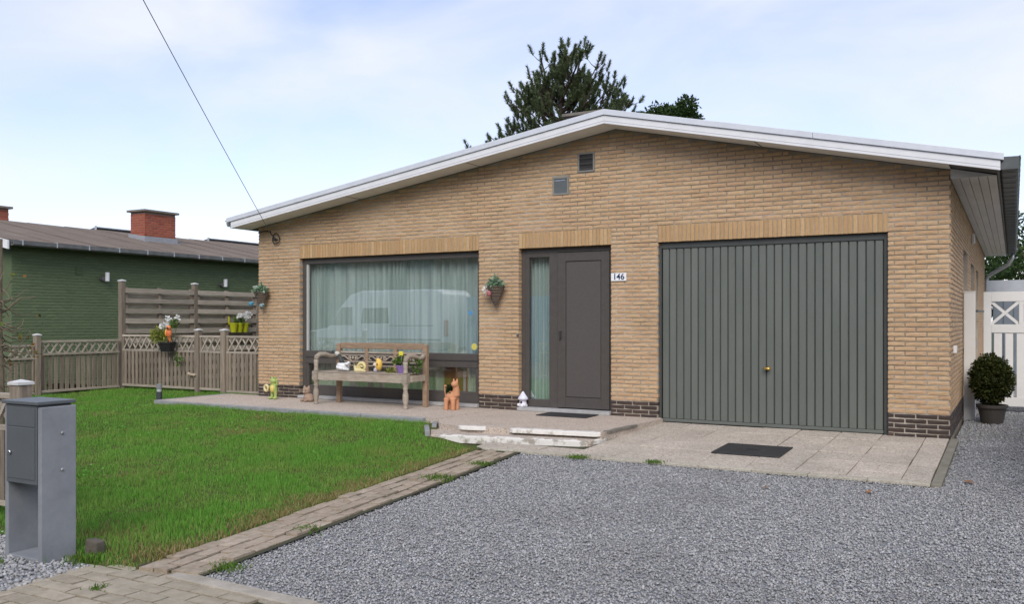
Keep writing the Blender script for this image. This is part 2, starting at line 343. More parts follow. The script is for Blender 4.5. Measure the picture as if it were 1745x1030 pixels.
# ------------------------------------------------------------------ the setting: ground, lawn, gravel, path, paving, street
def sheet(name, poly, z, m, kind='structure'):
    o = MB().add([(x, y, z(x, y) if callable(z) else z) for x, y in poly], [tuple(range(len(poly)))]).build(name, m)
    tag(o, kind=kind); return o
sheet('ground', [(-400, -400), (400, -400), (400, 400), (-400, 400)], -.30, EARTH)
street = sheet('street', [(-120, -19.4), (120, -19.4), (120, -10.2), (-120, -10.2)], -.20, ASPH)
LAWN = [(-14.35, .6), (-10.7, .6), (-10.7, -.02), (-11.5, -.02), (-11.5, -1.42), (-6.3, -1.5), (-6.08, -1.95), (-5.78, -2.42), (-4.92, -2.70), (-4.87, -2.95), (-4.67, -4.18), (-4.46, -5.41), (-4.18, -7.30), (-4.22, -7.44), (-4.62, -7.44), (-5.6, -7.3), (-14.35, -7.3)]
SOILP = LAWN
PATH = [(-4.21, -7.40), (-3.74, -7.36), (-4.42, -2.60), (-4.90, -2.66)]
GRAV = [(-3.76, -7.40), (4.0, -7.6), (4.0, 13.2), (-.57, 13.2), (-.57, .02), (-.525, .02), (-.525, -2.61), (-4.40, -2.62)]
MGRAV = [(-8.6, -8.6), (-4.42, -8.35), (-4.46, -7.46), (-4.62, -7.44), (-5.6, -7.25), (-8.6, -7.25)]
def grid_sheet(name, poly, zf, m, step=.5):
    bm = bmesh.new(); vs = [bm.verts.new((x, y, 0)) for x, y in poly]; bm.faces.new(vs)
    xs = [p[0] for p in poly]; ys = [p[1] for p in poly]
    y = min(ys)+step
    while y < max(ys):
        bmesh.ops.bisect_plane(bm, geom=bm.verts[:]+bm.edges[:]+bm.faces[:], plane_co=(0, y, 0), plane_no=(0, 1, 0)); y += step
    x = min(xs)+step
    while x < max(xs):
        bmesh.ops.bisect_plane(bm, geom=bm.verts[:]+bm.edges[:]+bm.faces[:], plane_co=(x, 0, 0), plane_no=(1, 0, 0)); x += step
    for v in bm.verts: v.co.z = zf(v.co.x, v.co.y)
    me = bpy.data.meshes.new(name); bm.to_mesh(me); bm.free(); me.materials.append(m)
    for p in me.polygons:
        if p.normal.z < 0: p.flip()
    o = bpy.data.objects.new(name, me); COL.objects.link(o); tag(o, kind='structure'); return o
grid_sheet('lawn_soil', [(-14.35, .6), (-10.7, .6), (-10.7, -.02), (-11.5, -.02), (-11.5, -1.42), (-6.2, -1.5), (-5.9, -1.95), (-5.6, -2.3), (-4.88, -2.62), (-4.85, -2.95), (-4.64, -4.18), (-4.44, -5.41), (-4.15, -7.28), (-4.2, -7.47), (-4.40, -7.50), (-4.62, -7.42), (-5.6, -7.3), (-14.35, -7.3)], lambda x, y: zlawn(x, y)-.006, SOIL, .25)
grid_sheet('gravel_bed', GRAV, lambda x, y: zgrav(x, y)-.012, GRAVB)
grid_sheet('gravel_verge', MGRAV, lambda x, y: -.112, GRAVB)
sheet('subsoil', [(-5.7, -8.5), (4, -8.5), (4, .3), (-6.3, .3)], -.118, SOIL)
sheet('back_garden', [(-14.35, .6), (4, 13.2), (4, 60), (-60, 60), (-60, .6)], -.02, EARTH)
sheet('side_yard', [(-17.2, .6), (-10.7, .6), (-10.7, 14), (-17.2, 14)], .015, EARTH)

# gravel stones: real stones, too many to count
def ico():
    t = (1+5**.5)/2; v = np.array([(-1, t, 0), (1, t, 0), (-1, -t, 0), (1, -t, 0), (0, -1, t), (0, 1, t), (0, -1, -t), (0, 1, -t), (t, 0, -1), (t, 0, 1), (-t, 0, -1), (-t, 0, 1)], float)
    v /= np.linalg.norm(v[0])
    f = np.array([(0, 11, 5), (0, 5, 1), (0, 1, 7), (0, 7, 10), (0, 10, 11), (1, 5, 9), (5, 11, 4), (11, 10, 2), (10, 7, 6), (7, 1, 8), (3, 9, 4), (3, 4, 2), (3, 2, 6), (3, 6, 8), (3, 8, 9), (4, 9, 5), (2, 4, 11), (6, 2, 10), (8, 6, 7), (9, 8, 1)])
    return v, f
def octa():
    v = np.array([(1, 0, 0), (-1, 0, 0), (0, 1, 0), (0, -1, 0), (0, 0, 1), (0, 0, -1)], float)
    f = np.array([(0, 2, 4), (2, 1, 4), (1, 3, 4), (3, 0, 4), (2, 0, 5), (1, 2, 5), (3, 1, 5), (0, 3, 5)])
    return v, f
def stones(P, r, base):
    v0, f0 = base; n = len(P); m = len(v0)
    V = v0[None]*rng.uniform(.72, 1.25, (n, m, 1))
    V = V*(r[:, None, None]*rng.uniform(.65, 1.25, (n, 1, 3)))
    q = rng.normal(size=(n, 4)); q /= np.linalg.norm(q, axis=1)[:, None]; w, x, y, z = q.T
    Rm = np.stack([1-2*(y*y+z*z), 2*(x*y-z*w), 2*(x*z+y*w), 2*(x*y+z*w), 1-2*(x*x+z*z), 2*(y*z-x*w), 2*(x*z-y*w), 2*(y*z+x*w), 1-2*(x*x+y*y)], 1).reshape(n, 3, 3)
    V = np.einsum('nij,nmj->nmi', Rm, V); V[:, :, 2] *= .7; V += P[:, None, :]
    F = f0[None]+(np.arange(n)*m)[:, None, None]
    return V.reshape(-1, 3), F.reshape(-1, 3)
def scatter(poly, dens, box):
    x0, x1, y0, y1 = box; n = int(dens*(x1-x0)*(y1-y0)); P = np.stack([rng.uniform(x0, x1, n), rng.uniform(y0, y1, n)], 1)
    return P[inpoly(P, poly)]
def gravel(name, groups):
    Vs = []; Fs = []; k = 0
    for P2, rr, base in groups:
        P = np.column_stack([P2, [zgrav(*p)+random.uniform(-.014, .004) for p in P2]]); r = rng.uniform(*rr, len(P))
        V, F = stones(P, r, base); Vs.append(V); Fs.append(F+k); k += len(V)
    o = npmesh(name, np.concatenate(Vs), np.concatenate(Fs), GRAVS); return o
near = [(-3.80, -7.42), (1.2, -7.5), (1.2, -5.0), (-4.1, -5.0)]
mid = [(-4.06, -5.0), (1.4, -5.0), (1.4, -2.0), (-.512, -2.0), (-.512, -2.61), (-4.42, -2.615)]
far = [(-.512, -2.0), (1.6, -2.0), (1.6, 9), (-.56, 9), (-.56, .02), (-.512, .02)]
g = gravel('gravel', [(scatter(near, 7500, (-4.2, 1.2, -7.5, -5)), (.0045, .0112), octa()), (scatter(mid, 6000, (-4.5, 1.4, -5, -2)), (.005, .0118), octa()), (scatter(far, 3000, (-.6, 1.6, -2, 9)), (.006, .014), octa()),
    (scatter([(-6.6, -8.4), (-4.43, -8.3), (-4.48, -7.50), (-5.6, -7.25), (-6.6, -7.25)], 3400, (-6.6, -4.4, -8.4, -7.2)), (.007, .015), ico())])
tag(g, 'loose blue grey gravel covering the driveway in front of the garage', 'gravel', kind='stuff')

# lawn: blades of grass, too many to count
def blades(P, h, w, zf=zlawn, lean=.5):
    n = len(P); z0 = np.array([zf(*p) for p in P])-.004; a = rng.uniform(0, 2*math.pi, n); d = np.stack([np.cos(a), np.sin(a)], 1)
    b = rng.uniform(0, 2*math.pi, n); l_ = np.stack([np.cos(b), np.sin(b)], 1)*(h*lean*rng.uniform(.1, 1, n))[:, None]
    V = np.zeros((n, 5, 3)); W_ = (w/2)[:, None]*d
    V[:, 0, :2] = P-W_; V[:, 1, :2] = P+W_; V[:, 2, :2] = P+l_*.35+W_*.8; V[:, 3, :2] = P+l_*.35-W_*.8; V[:, 4, :2] = P+l_
    V[:, 0, 2] = z0; V[:, 1, 2] = z0; V[:, 2, 2] = z0+h*.6; V[:, 3, 2] = z0+h*.6; V[:, 4, 2] = z0+h
    F = np.array([(0, 1, 2), (0, 2, 3), (3, 2, 4)])[None]+(np.arange(n)*5)[:, None, None]
    return V.reshape(-1, 3), F.reshape(-1, 3)
def clump(P, s=1.1, ox=0): return np.array([mnoise.fractal((p[0]*s+ox, p[1]*s, 3.1+ox), .8, 2.1, 4) for p in P])
Pn = scatter(LAWN, 5200, (-9.5, -4.2, -7.5, -3.2)); Pn = Pn[rng.random(len(Pn)) < np.clip(1.05-(-5.6-Pn[:, 0])*.16, .25, 1)]
Pf = scatter(LAWN, 2600, (-14.35, -4.2, -3.2, .6)); Pl = scatter(LAWN, 1100, (-14.35, -9.5, -7.3, -3.2))
P = np.concatenate([Pn, Pf, Pl]); cl = clump(P); cl2 = clump(P, 6.5, 9.0)
# thinner where the grass is worn along the path edge
px_ = -4.17+(P[:, 1]+7.33)*(-.167); edge = np.clip((px_-P[:, 0])/.35, 0, 1)
keep = rng.random(len(P)) < np.clip(.55+.45*edge, 0, 1)*np.clip(1.0+cl*.8, .72, 1)
P, cl, cl2, edge = P[keep], cl[keep], cl2[keep], edge[keep]
h = np.clip(.034+.024*cl+.026*cl2, .013, .085)*rng.uniform(.55, 1.25, len(P))*(.6+.4*edge); w = rng.uniform(.003, .0062, len(P))
w[len(Pn):] *= 1.15
V, F = blades(P, h, w); tag(npmesh('grass', V, F, GRASS), 'short bright green lawn grass left of the brick path', 'grass', kind='stuff')
# dry straw patches in the lawn
Ps = []
for cx, cy, r_, n in [(-8.6, -2.1, .3, 300), (-11.0, -2.6, .4, 300), (-5.6, -3.4, .3, 300), (-7.8, -3.1, .42, 900), (-5.0, -6.95, .30, 900), (-4.9, -3.9, .35, 500), (-4.35, -7.2, .28, 700), (-4.45, -6.2, .3, 600), (-4.75, -4.9, .3, 500), (-9.3, -4.2, .5, 500), (-6.5, -5.5, .4, 400), (-4.62, -5.6, .25, 500)]:
    q = rng.normal(0, r_*.5, (n, 2))+(cx, cy); Ps.append(q[inpoly(q, LAWN)])
ey = rng.uniform(-7.3, -2.8, 2600); q = np.column_stack([-4.17-(ey+7.33)*.163-np.abs(rng.normal(0, .10, 2600))+.02, ey]); Ps.append(q)
Ps = np.concatenate(Ps); V, F = blades(Ps, rng.uniform(.02, .045, len(Ps)), rng.uniform(.003, .005, len(Ps)), lean=1.1)
tag(npmesh('dry_grass', V, F, STRAW), 'straw coloured dry blades in worn patches of the lawn', 'grass', kind='stuff')

# clover and plantain leaves among the grass
Pc = np.concatenate([rng.normal(0, .16, (45, 2))+(rng.uniform(-12, -4.6), rng.uniform(-7.2, -1.7)) for _ in range(40)]); Pc = Pc[inpoly(Pc, LAWN)]
Pc3 = np.column_stack([Pc, [zlawn(*p)+random.uniform(.012, .04) for p in Pc]]); vc, tcl = leafcloud(Pc3, np.column_stack([rng.normal(0, 1, (len(Pc), 2)), np.full(len(Pc), .25)]), .026, .3, .8)
tag(npmesh('clover', vc, tcl, leafmat('clover_leaf', [(.10, .28, .035), (.15, .36, .055), (.08, .23, .03), (.19, .40, .08)], .3)), 'small clover and weed leaves scattered through the lawn', 'clover', kind='stuff')
# brick path beside the lawn, each paver its own piece
sheet_path = MB().add([(x, y, -.088) for x, y in PATH], [(0, 1, 2, 3)]).build('garden_path', mat('path_joint', (.065, .055, .035), (.045, .055, .022), 20, .95, .5, 80, space='World')); tag(sheet_path, kind='structure')
pm = [brickmesh('paver', PAVER, .188, .090, .05, 40+i, rough=.003) for i in range(5)]
A, B = Vector((-3.975, -7.34, 0)), Vector((-4.66, -2.70, 0)); tdir = (B-A).normalized(); nrm = Vector((tdir.y, -tdir.x, 0)); ang = math.atan2(tdir.y, tdir.x)
rows = 4; Ln = (B-A).length
for r_ in range(rows):
    s_ = (.1 if r_ % 2 else 0)+.05
    if r_ % 2: c_ = A-tdir*.002+nrm*((r_-1.5)*.104); piece('paver', pm[0], sheet_path, (c_.x, c_.y, -.074), scale=(.48, 1, 1), rot=(Matrix.Rotation(ang, 3, 'Z') @ Matrix.Rotation(R(-90), 3, 'X')).to_euler())
    while s_ < Ln+.02:
        wob = .012*math.sin(s_*1.7+r_)+random.uniform(-.006, .006)
        c_ = A+tdir*s_+nrm*((r_-1.5)*.104+wob); c_.z = -.072+random.uniform(-.009, .005)
        piece('paver', random.choice(pm), sheet_path, c_, rot=(R(-90)+random.uniform(-.02, .02), random.uniform(-.03, .03), ang+random.uniform(-.02, .02)) if False else (Matrix.Rotation(ang+random.uniform(-.02, .02), 3, 'Z') @ Matrix.Rotation(R(-90)+random.uniform(-.02, .02), 3, 'X')).to_euler())
        s_ += .2035
# paved entrance by the street
PAVE = [(-4.42, -10.2), (3.5, -10.2), (3.5, -7.62), (-3.05, -7.50), (-3.72, -7.42), (-4.0, -7.34), (-4.44, -7.44)]
pave = sheet('pavement', PAVE, -.112, MATS['path_joint'])
sheet('pavement_verge', [(-60, -10.2), (-4.45, -10.2), (-4.45, -8.4), (-60, -8.4)], -.15, MATS['path_joint'])
pm2 = [brickmesh('paver', mat('street_paver', (.3, .3, .25), (.72, .71, .68), 14, .9, .45, 110, rnd=.10, palette=[(.40, .35, .265), (.44, .39, .30), (.37, .325, .245), (.42, .37, .285)], dirt=(.15, .145, .08), dscale=3, damt=.4), .197, .095, .05, 60+i, rough=.0025) for i in range(5)]
npv = 0
for j in range(22):
    y = -7.50-.1055*j
    x = -4.36+(.104 if j % 2 else 0)
    if j % 2: piece('paver', pm2[j % 5], pave, (-4.412, y, -.099), scale=(.48, 1, 1), rot=(R(-90), 0, 0))
    while x < -2.2 and npv < 300:
        if inpoly(np.array([[x, y+.03]]), PAVE)[0] and (x < -3.0-(y+7.5)*(-.9) or True):
            piece('paver', random.choice(pm2), pave, (x+random.uniform(-.002, .002), y, -.098+random.uniform(-.003, .003)), rot=(R(-90)+random.uniform(-.012, .012), random.uniform(-.01, .01), 0)); npv += 1
        x += .208
for i in range(3): piece('paver', pm2[i], pave, (-4.30+.208*i, -7.395, -.100), rot=(R(-90), 0, .01))
# rough concrete edging between paving and gravel, and at the left
em = MB().box(-.5, .5, -.05, .05, -.08, .0).build('edging_stone', mat('rough_edging', (.44, .40, .335), (.30, .27, .215), 7, .95, .6, 50, rnd=.08, dirt=(.2, .19, .13), dscale=5, damt=.5), pave, bevel=.006); em.location = (-3.42, -7.415, -.087); em.rotation_euler = (0, 0, -.04)
for x, y, a_ in [(-2.41, -7.47, -.05), (-1.40, -7.51, -.03), (-.39, -7.53, -.02)]:
    piece('edging_stone', em.data, pave, (x, y, -.087), rot=(0, 0, a_)).modifiers.new('bevel', 'BEVEL').width = .006
for i in range(4): piece('paver', pm2[i], pave, (-4.475, -7.56-.2*i, -.10), rot=(Matrix.Rotation(R(90)-.02, 3, 'Z') @ Matrix.Rotation(R(-90), 3, 'X')).to_euler())

# front terrace strip, door platform and steps, garage apron
terr = MB().prism([(-11.42, -1.36), (-6.24, -1.42), (-6.2, -.02), (-6.2, .07), (-9.83, .07), (-9.83, -.012), (-10.73, -.012), (-10.73, .10), (-11.42, .10)], -.12, .05, 'z').build('terrace', AGGT); tag(terr, kind='structure')
kb = MB().box(-.495, .495, -.035, .035, -.16, .0).build('kerb_stone', KERB, terr, bevel=.008); kb.location = (-10.93, -1.398, .053); kb.rotation_euler = (0, 0, -.0116)
for i in range(1, 5):
    o = piece('kerb_stone', kb.data, terr, (-10.93+1.0*i, -1.398-.0116*i, .053), rot=(0, 0, -.0116)); md = o.modifiers.new('bevel', 'BEVEL'); md.width = .008
o = piece('kerb_stone', kb.data, terr, (-11.455, -.66, .053), scale=(1.5, 1, 1), rot=(0, 0, R(90)))
plat = MB().prism([(-6.24, -1.42), (-5.98, -1.80), (-5.60, -1.93), (-3.92, -1.70), (-3.82, -.03), (-3.90, .06), (-4.525, .06), (-4.525, -.012), (-5.89, -.012), (-5.89, .06), (-6.24, .06)], -.14, .046, 'z').build('door_platform', AGGT); tag(plat, kind='structure')
low = MB().prism([(-6.10, -1.80), (-5.76, -2.30), (-3.95, -1.93), (-3.86, -.45), (-3.97, -.45), (-4.0, -1.69), (-5.60, -1.92), (-5.95, -1.78)], -.14, -.022, 'z').build('lower_step', AGGT, bevel=.01); tag(low, kind='structure')
def nosing(pts, w, d, z, m=PAINT, parent=None):
    """painted nosing: one strip with a worn, wandering edge"""
    P_ = []
    for (x0, y0), (x1, y1) in zip(pts[:-1], pts[1:]): P_ += [Vector((x0+(x1-x0)*i/10, y0+(y1-y0)*i/10, 0)) for i in range(10)]
    P_.append(Vector((*pts[-1], 0))); v = []; f = []
    for i, p in enumerate(P_):
        t = (P_[min(i+1, len(P_)-1)]-P_[max(i-1, 0)]).normalized(); n_ = Vector((t.y, -t.x, 0)); e = .25 if i in (0, len(P_)-1) else 1
        a_, b_ = p+n_*(w/2+random.uniform(-.01, .004))*e, p-n_*(w/2+random.uniform(-.02, .02))*e; zz = z+random.uniform(-.004, .002)
        v += [(a_.x, a_.y, z-d), (a_.x, a_.y, zz-.006), (a_.x-n_.x*.008, a_.y-n_.y*.008, zz), (b_.x, b_.y, zz), (b_.x, b_.y, z-d)]
        if i:
            k = (i-1)*5
            for j in range(4): f.append((k+j, k+j+1, k+j+6, k+j+5))
    n_ = len(P_)-1; f += [(0, 1, 2, 3, 4), tuple(n_*5+q for q in (4, 3, 2, 1, 0))]
    return MB().add(v, f).build('nosing', m, parent)
nosing([(-5.62, -1.92), (-5.28, -1.875)], .10, .04, .0495, parent=plat); nosing([(-4.98, -1.845), (-4.45, -1.765), (-3.93, -1.70)], .13, .045, .0495, parent=plat)
nosing([(-3.93, -1.62), (-3.87, -.75)], .05, .035, .05, CONC, plat)
nosing([(-5.72, -2.26), (-4.9, -2.10), (-3.98, -1.92)], .12, .08, -.0195, parent=low); nosing([(-3.95, -1.85), (-3.90, -.9)], .05, .05, -.0195, parent=low)
for p0, p1 in [((-6.26, -1.46), (-6.05, -1.80)), ((-6.13, -1.84), (-5.80, -2.30))]:
    MB().bar((*p0, -.055), (*p1, -.055), .06, .15).build('kerb_stone', KERB, plat, bevel=.008)
apron = MB().add([(-5.05, -2.66, zapron(-2.66)-.02), (-.60, -2.66, zapron(-2.66)-.02), (-.60, .06, zapron(0)-.02), (-3.9, .06, zapron(0)-.02), (-3.9, -1.0, zapron(-1)-.02), (-5.05, -2.2, zapron(-2.2)-.02)], [(0, 1, 2, 3, 4, 5)]).build('garage_apron', MATS['path_joint']); tag(apron, kind='structure')
xs = [-.605, -.835, -1.275, -1.715, -2.155, -2.595, -3.035, -3.475, -3.90, -4.30, -4.68, -5.04]; ys = [.05, -.42, -.87, -1.32, -1.77, -2.20, -2.47]
for i in range(len(xs)-1):
    for j in range(len(ys)-1):
        x1, x0 = xs[i]-.004, xs[i+1]+.004; y1, y0 = ys[j]-.003, ys[j+1]+.003
        if x0 < -3.92 and y1 > -1.9: 
            if x0 < -3.92: continue
        if x0 < -5.0 and y0 > -2.2: continue
        jx, jy, jz = random.uniform(-.003, .003), random.uniform(-.003, .003), random.uniform(-.004, .002)
        b = MB().box(x0+jx, x1+jx, y0+jy, y1+jy, -.03, .03); cx_, cy_ = (x0+x1)/2, (y0+y1)/2; ta, tb = random.uniform(-.006, .006), random.uniform(-.004, .004)
        b.v = [(x, y, z-.03+zapron(y)+jz+ta*(x-cx_)+tb*(y-cy_)) for x, y, z in b.v]; b.build('paving_slab', AGG, apron, bevel=.004)
for i in range(9):
    x1 = -.60-.49*i; x0 = x1-.485
    if x0 < -5.05: break
    MB().box(x0, x1, -2.60+random.uniform(-.008, .006), -2.475, zapron(-2.5)-.07, zapron(-2.5)+.001+random.uniform(-.003, .003)).build('edging_stone', speckle('edging_aggregate', [(.34, .31, .25), (.42, .39, .32), (.5, .46, .38)], 70, dirt=(.25, .23, .18)) if 'edging_aggregate' not in MATS else MATS['edging_aggregate'], apron, bevel=.006)
for i in range(3):
    y1 = .0-.87*i; y0 = y1-.86; b = MB().box(-.595, -.515, y0, y1, -.07, .004); b.v = [(x, y, z+zapron(y)) for x, y, z in b.v]; b.build('edging_stone', mat('edging_side', (.25, .235, .19), (.17, .16, .12), 9, .9, .4, 60, rnd=.08), apron, bevel=.005)
# inspection cover on the apron
cov = thing('inspection_cover', (-2.3, -1.6, zapron(-1.6)), 'flat black square inspection cover lying on the garage apron', 'cover')
zc = zapron(-1.6)
def tilt(b): b.v = [(x, y, z+zapron(y)) for x, y, z in b.v]; return b
tilt(MB().box(-2.64, -1.97, -1.91, -1.30, .001, .016)).build('lid', mat('cover_black', (.022, .022, .024), (.04, .04, .04), 12, .6, .3, 120), cov, bevel=.004)
tilt(MB().lathe([(.075, .016), (.075, .0185), (.06, .0185), (.058, .017)], (-2.3, -1.62, 0), 18, 1, .5)).build('handle_recess', BLACK, cov)
tilt(MB().bar((-2.345, -1.62, .0205), (-2.255, -1.62, .0205), .012, .006)).build('handle', BLACK, cov)

# ------------------------------------------------------------------ the bungalow
XL, XR, YB = -10.72, -.593, 12.8
ZL, CO = 2.2514, .0528                      # lintel underside, brick course
OPEN = [(-9.836, -6.524), (-5.887, -4.53), (-3.895, -1.219)]      # window, door, garage
AX, AZ = -4.46, 3.905                       # ridge
SLL, SLR = .1515, .2175
def ztop(x): return AZ-(AX-x)*SLL if x < AX else AZ-(x-AX)*SLR
def zwall(x): return ztop(x)-.172
house = thing('bungalow', (-5.66, 6, 0), 'low tan brick bungalow with white gable verge, picture window, front door and grey garage door', 'house')
b = MB(); px = [XL]+[q for o in OPEN for q in o]+[XR]; IN = .010
for i in range(0, len(px), 2):
    x0, x1 = px[i], px[i+1]
    b.box(x0+(.006 if i else IN), x1-(.006 if i < len(px)-2 else IN), IN, .30, -.2, ZL)
b.prism([(XL+IN, ZL+.004), (XR-IN, ZL+.004), (XR-IN, zwall(XR)-.002), (AX, zwall(AX)-.002), (XL+IN, zwall(XL)-.002)], IN, .30)
SIDEO = [(2.85, 4.05, .9, 2.25), (5.3, 6.7, .9, 2.2), (7.6, 8.7, .05, 2.2)]
ys_ = [.30]
for y0, y1, z0, z1 in SIDEO:
    b.box(XR-.30, XR-IN, ys_[-1], y0, -.2, 2.9); b.box(XR-.30, XR-IN, y0, y1, -.2, z0); b.box(XR-.30, XR-IN, y0, y1, z1, 2.9); ys_.append(y1)
b.box(XR-.30, XR-IN, ys_[-1], YB, -.2, 2.9); b.box(XL+IN, XL+.3, .30, YB, -.2, 2.9)
b.prism([(XL+IN, -.2), (XR-IN, -.2), (XR-IN, zwall(XR)), (AX, zwall(AX)), (XL+IN, zwall(XL))], YB, YB+.3)
wall = b.build('wall', MORTAR, house)
VENTS = [(-4.992, -4.768, 3.225, 3.462), (-5.36, -5.14, 2.950, 3.170)]
bm_t = [brickmesh('brick', TAN, seed=i) for i in range(8)]; bm_d = [brickmesh('plinth_brick', DARKB, seed=20+i) for i in range(4)]
cand = []; ndark = 0; solid = MB(); ROWS0 = -5
rb = random.Random(3)
SLANT = (0, 0)
for k in range(ROWS0, 75):
    zc_ = .245+CO*k+CO/2; z_top = zc_+.022
    if z_top > zwall(AX)-.01: break
    # runs of wall in this course
    if z_top < ZL+.001: runs = [(px[i], px[i+1]) for i in range(0, len(px), 2)]
    else:
        xa = max(XL, AX-(AZ-.172-.012-z_top)/SLL) if z_top > zwall(XL) else XL
        xb_ = min(XR, AX+(AZ-.172-.012-z_top)/SLR) if z_top > zwall(XR) else XR
        runs = [(xa, xb_)]
        if z_top < ZL+4*CO+.004:         # soldier courses over the openings
            cut = [xa]
            for o0, o1 in OPEN: cut += [o0-.004, o1+.004]
            cut.append(xb_); runs = [(cut[i], cut[i+1]) for i in range(0, len(cut), 2)]
    off = (k % 2)*.11+(.055 if k % 4 > 1 else 0)*0
    for x0, x1 in runs:
        g0 = math.floor((x0-XL)/.22)*.22+XL-off
        x = g0
        while x < x1:
            a_, c_ = max(x, x0), min(x+.21, x1); 
            for v0, v1, w0, w1 in VENTS:
                if w0-.02 < zc_ < w1+.02:
                    if a_ < v0-.012 < c_: c_ = v0-.012
                    elif a_ < v1+.012 < c_: a_ = v1+.012
                    elif a_ >= v0-.012 and c_ <= v1+.012: c_ = a_
            if c_-a_ > .035: cand.append(((a_+c_)/2, zc_, c_-a_, k))
            x += .22
# the 300 tan bricks that show largest stay single pieces; the others are one part
tan = [c for c in cand if c[3] >= 0]
camx, camy = 0, -10.685
def shown(c): return c[2]/math.hypot(c[0], 10.7)**2*(1 if c[1] < zwall(c[0])-.1 else .5)
tan.sort(key=shown, reverse=True); single = set(id(c) for c in tan[:300])
def jit(): return (rb.uniform(-.002, .002), rb.uniform(-.0025, .004), rb.uniform(-.002, .002))
def put(b, me, loc, sc_, rot=0.0, axis='front'):
    v, f = mesh_data(me); ca, sa = math.cos(rot), math.sin(rot)
    b.add([(loc[0]+p[0]*sc_[0]*ca-p[2]*sc_[2]*sa, loc[1]+p[1], loc[2]+p[0]*sc_[0]*sa+p[2]*sc_[2]*ca) for p in v], f)
for c in cand:
    jx, jy, jz = jit(); me = rb.choice(bm_d if c[3] < 0 else bm_t); sx = c[2]/.21; rot = rb.uniform(-.006, .006)
    szz = rb.uniform(.95, 1.04)
    if c[3] < 0 or id(c) in single:
        piece('plinth_brick' if c[3] < 0 else 'brick', me, wall, (c[0]+jx, jy, c[1]+jz), (sx, 1, szz), (0, -rot, 0))
    else: put(solid, me, (c[0]+jx, jy, c[1]+jz), (sx, 1, szz), rot)
# bricks of the side wall, seen at a grazing angle
sm_ = [brickmesh('side_brick', TAN, seed=30+i, axis='side') for i in range(4)]
darks = MB()
for k in range(ROWS0, 49):
    zc_ = .245+CO*k+CO/2; y = .105+(k % 2)*.11-.11*0
    while y < YB:
        y0, y1 = y, min(y+.21, YB); hit = False
        for s0, s1, w0, w1 in SIDEO:
            if w0-.02 < zc_ < w1+.02:
                if y0 < s0 < y1: y1 = s0-.002
                elif y0 < s1 < y1: y0 = s1+.002
                elif y0 >= s0 and y1 <= s1: hit = True
        if not hit and y1-y0 > .03:
            v, f = mesh_data(rb.choice(sm_)); jx, jy, jz = jit(); s_ = (y1-y0)/.21
            (darks if k < 0 else solid).add([(XR+jy*.6+p[0], (y0+y1)/2+p[1]*s_, zc_+jz*.6+p[2]) for p in v], f)
        y += .22
for me in sm_: bpy.data.meshes.remove(me)
tag(solid.build('brickwork', TAN, wall, fix=False), kind='stuff'); tag(darks.build('plinth_brickwork', DARKB, wall, fix=False), kind='stuff')
# soldier courses
lm = [brickmesh('lintel_brick', LINT, .0435, .206, .09, 80+i, rough=.0016) for i in range(4)]
for o0, o1 in OPEN:
    n = round((o1-o0)/.0525); p_ = (o1-o0)/n
    for i in range(n):
        jx, jy, jz = jit(); piece('lintel_brick', rb.choice(lm), wall, (o0+p_*(i+.5), jy*.7, ZL+.1055+jz*.5), (p_/.0525, 1, 1))
# vents in the gable
for (x0, x1, z0, z1), kind in zip(VENTS, (1, 0)):
    v = MB().box(x0-.006, x1+.006, -.004, .02, z0-.008, z0+.012).box(x0-.006, x1+.006, -.004, .02, z1-.012, z1+.008).box(x0-.006, x0+.014, -.0035, .02, z0+.012, z1-.012).box(x1-.014, x1+.006, -.0035, .02, z0+.012, z1-.012).build('vent', mat('vent_frame', (.25, .245, .22), (.2, .2, .18), 10, .7), house)
    MB().box(x0+.014, x1-.014, .004, .018, z0+.012, z1-.012).build('vent_backing', BLACK if kind else mat('vent_glass', (.10, .115, .12), (.13, .145, .15), 6, .25), v)
    if kind:
        for i in range(3):
            zz = z0+.035+i*.072; MB().add([(x0+.016, -.006, zz-.018), (x1-.016, -.006, zz-.018), (x1-.016, .012, zz+.032), (x0+.016, .012, zz+.032), (x0+.016, -.003, zz-.022), (x1-.016, -.003, zz-.022), (x1-.016, .015, zz+.028), (x0+.016, .015, zz+.028)], [(0, 1, 2, 3), (4, 7, 6, 5), (0, 4, 5, 1), (2, 6, 7, 3), (1, 5, 6, 2), (0, 3, 7, 4)]).build('louvre', mat('louvre_dark', (.04, .04, .038), None, rough=.7), v)
    else: MB().box(x0+.02, x1-.05, -.001, .003, z1-.045, z1-.03).build('louvre', CHROME, v)

# roof: deck, verge trim, fascia, soffits, gutters
EL_, ER_ = -11.0, -.12
def slope(x0, x1, d0, d1): return [(x0, ztop(x0)-d0), (x1, ztop(x1)-d0), (x1, ztop(x1)-d1), (x0, ztop(x0)-d1)]
roof = MB().prism([(EL_+.02, ztop(EL_+.02)-.02), (AX, AZ-.02), (ER_-.03, ztop(ER_-.03)-.02), (ER_-.03, ztop(ER_-.03)-.160), (AX, AZ-.160), (EL_+.02, ztop(EL_+.02)-.160)], -.355, YB+.35).build('roof', ROOFF, house)
for x0, x1 in [(EL_-.02, -7.7), (-7.696, AX)]: MB().prism(slope(x0, x1, -.005, .066), -.405, -.30).build('verge_trim', TRIM, roof, bevel=.004)
for x0, x1 in [(AX+.001, -1.95), (-1.946, ER_+.03)]: MB().prism(slope(x0, x1, -.005, .066), -.405, -.30).build('verge_trim', TRIM, roof, bevel=.004)
for x0, x1 in [(EL_+.06, AX-.001), (AX+.001, ER_)]:
    MB().prism(slope(x0, x1, .069, .172), -.385, -.357).build('fascia', WHITE, roof, bevel=.003)
    MB().prism(slope(x0, x1, .138, .142), -.3865, -.384).build('fascia_groove', mat('groove', (.35, .36, .37), None, rough=.6), roof)
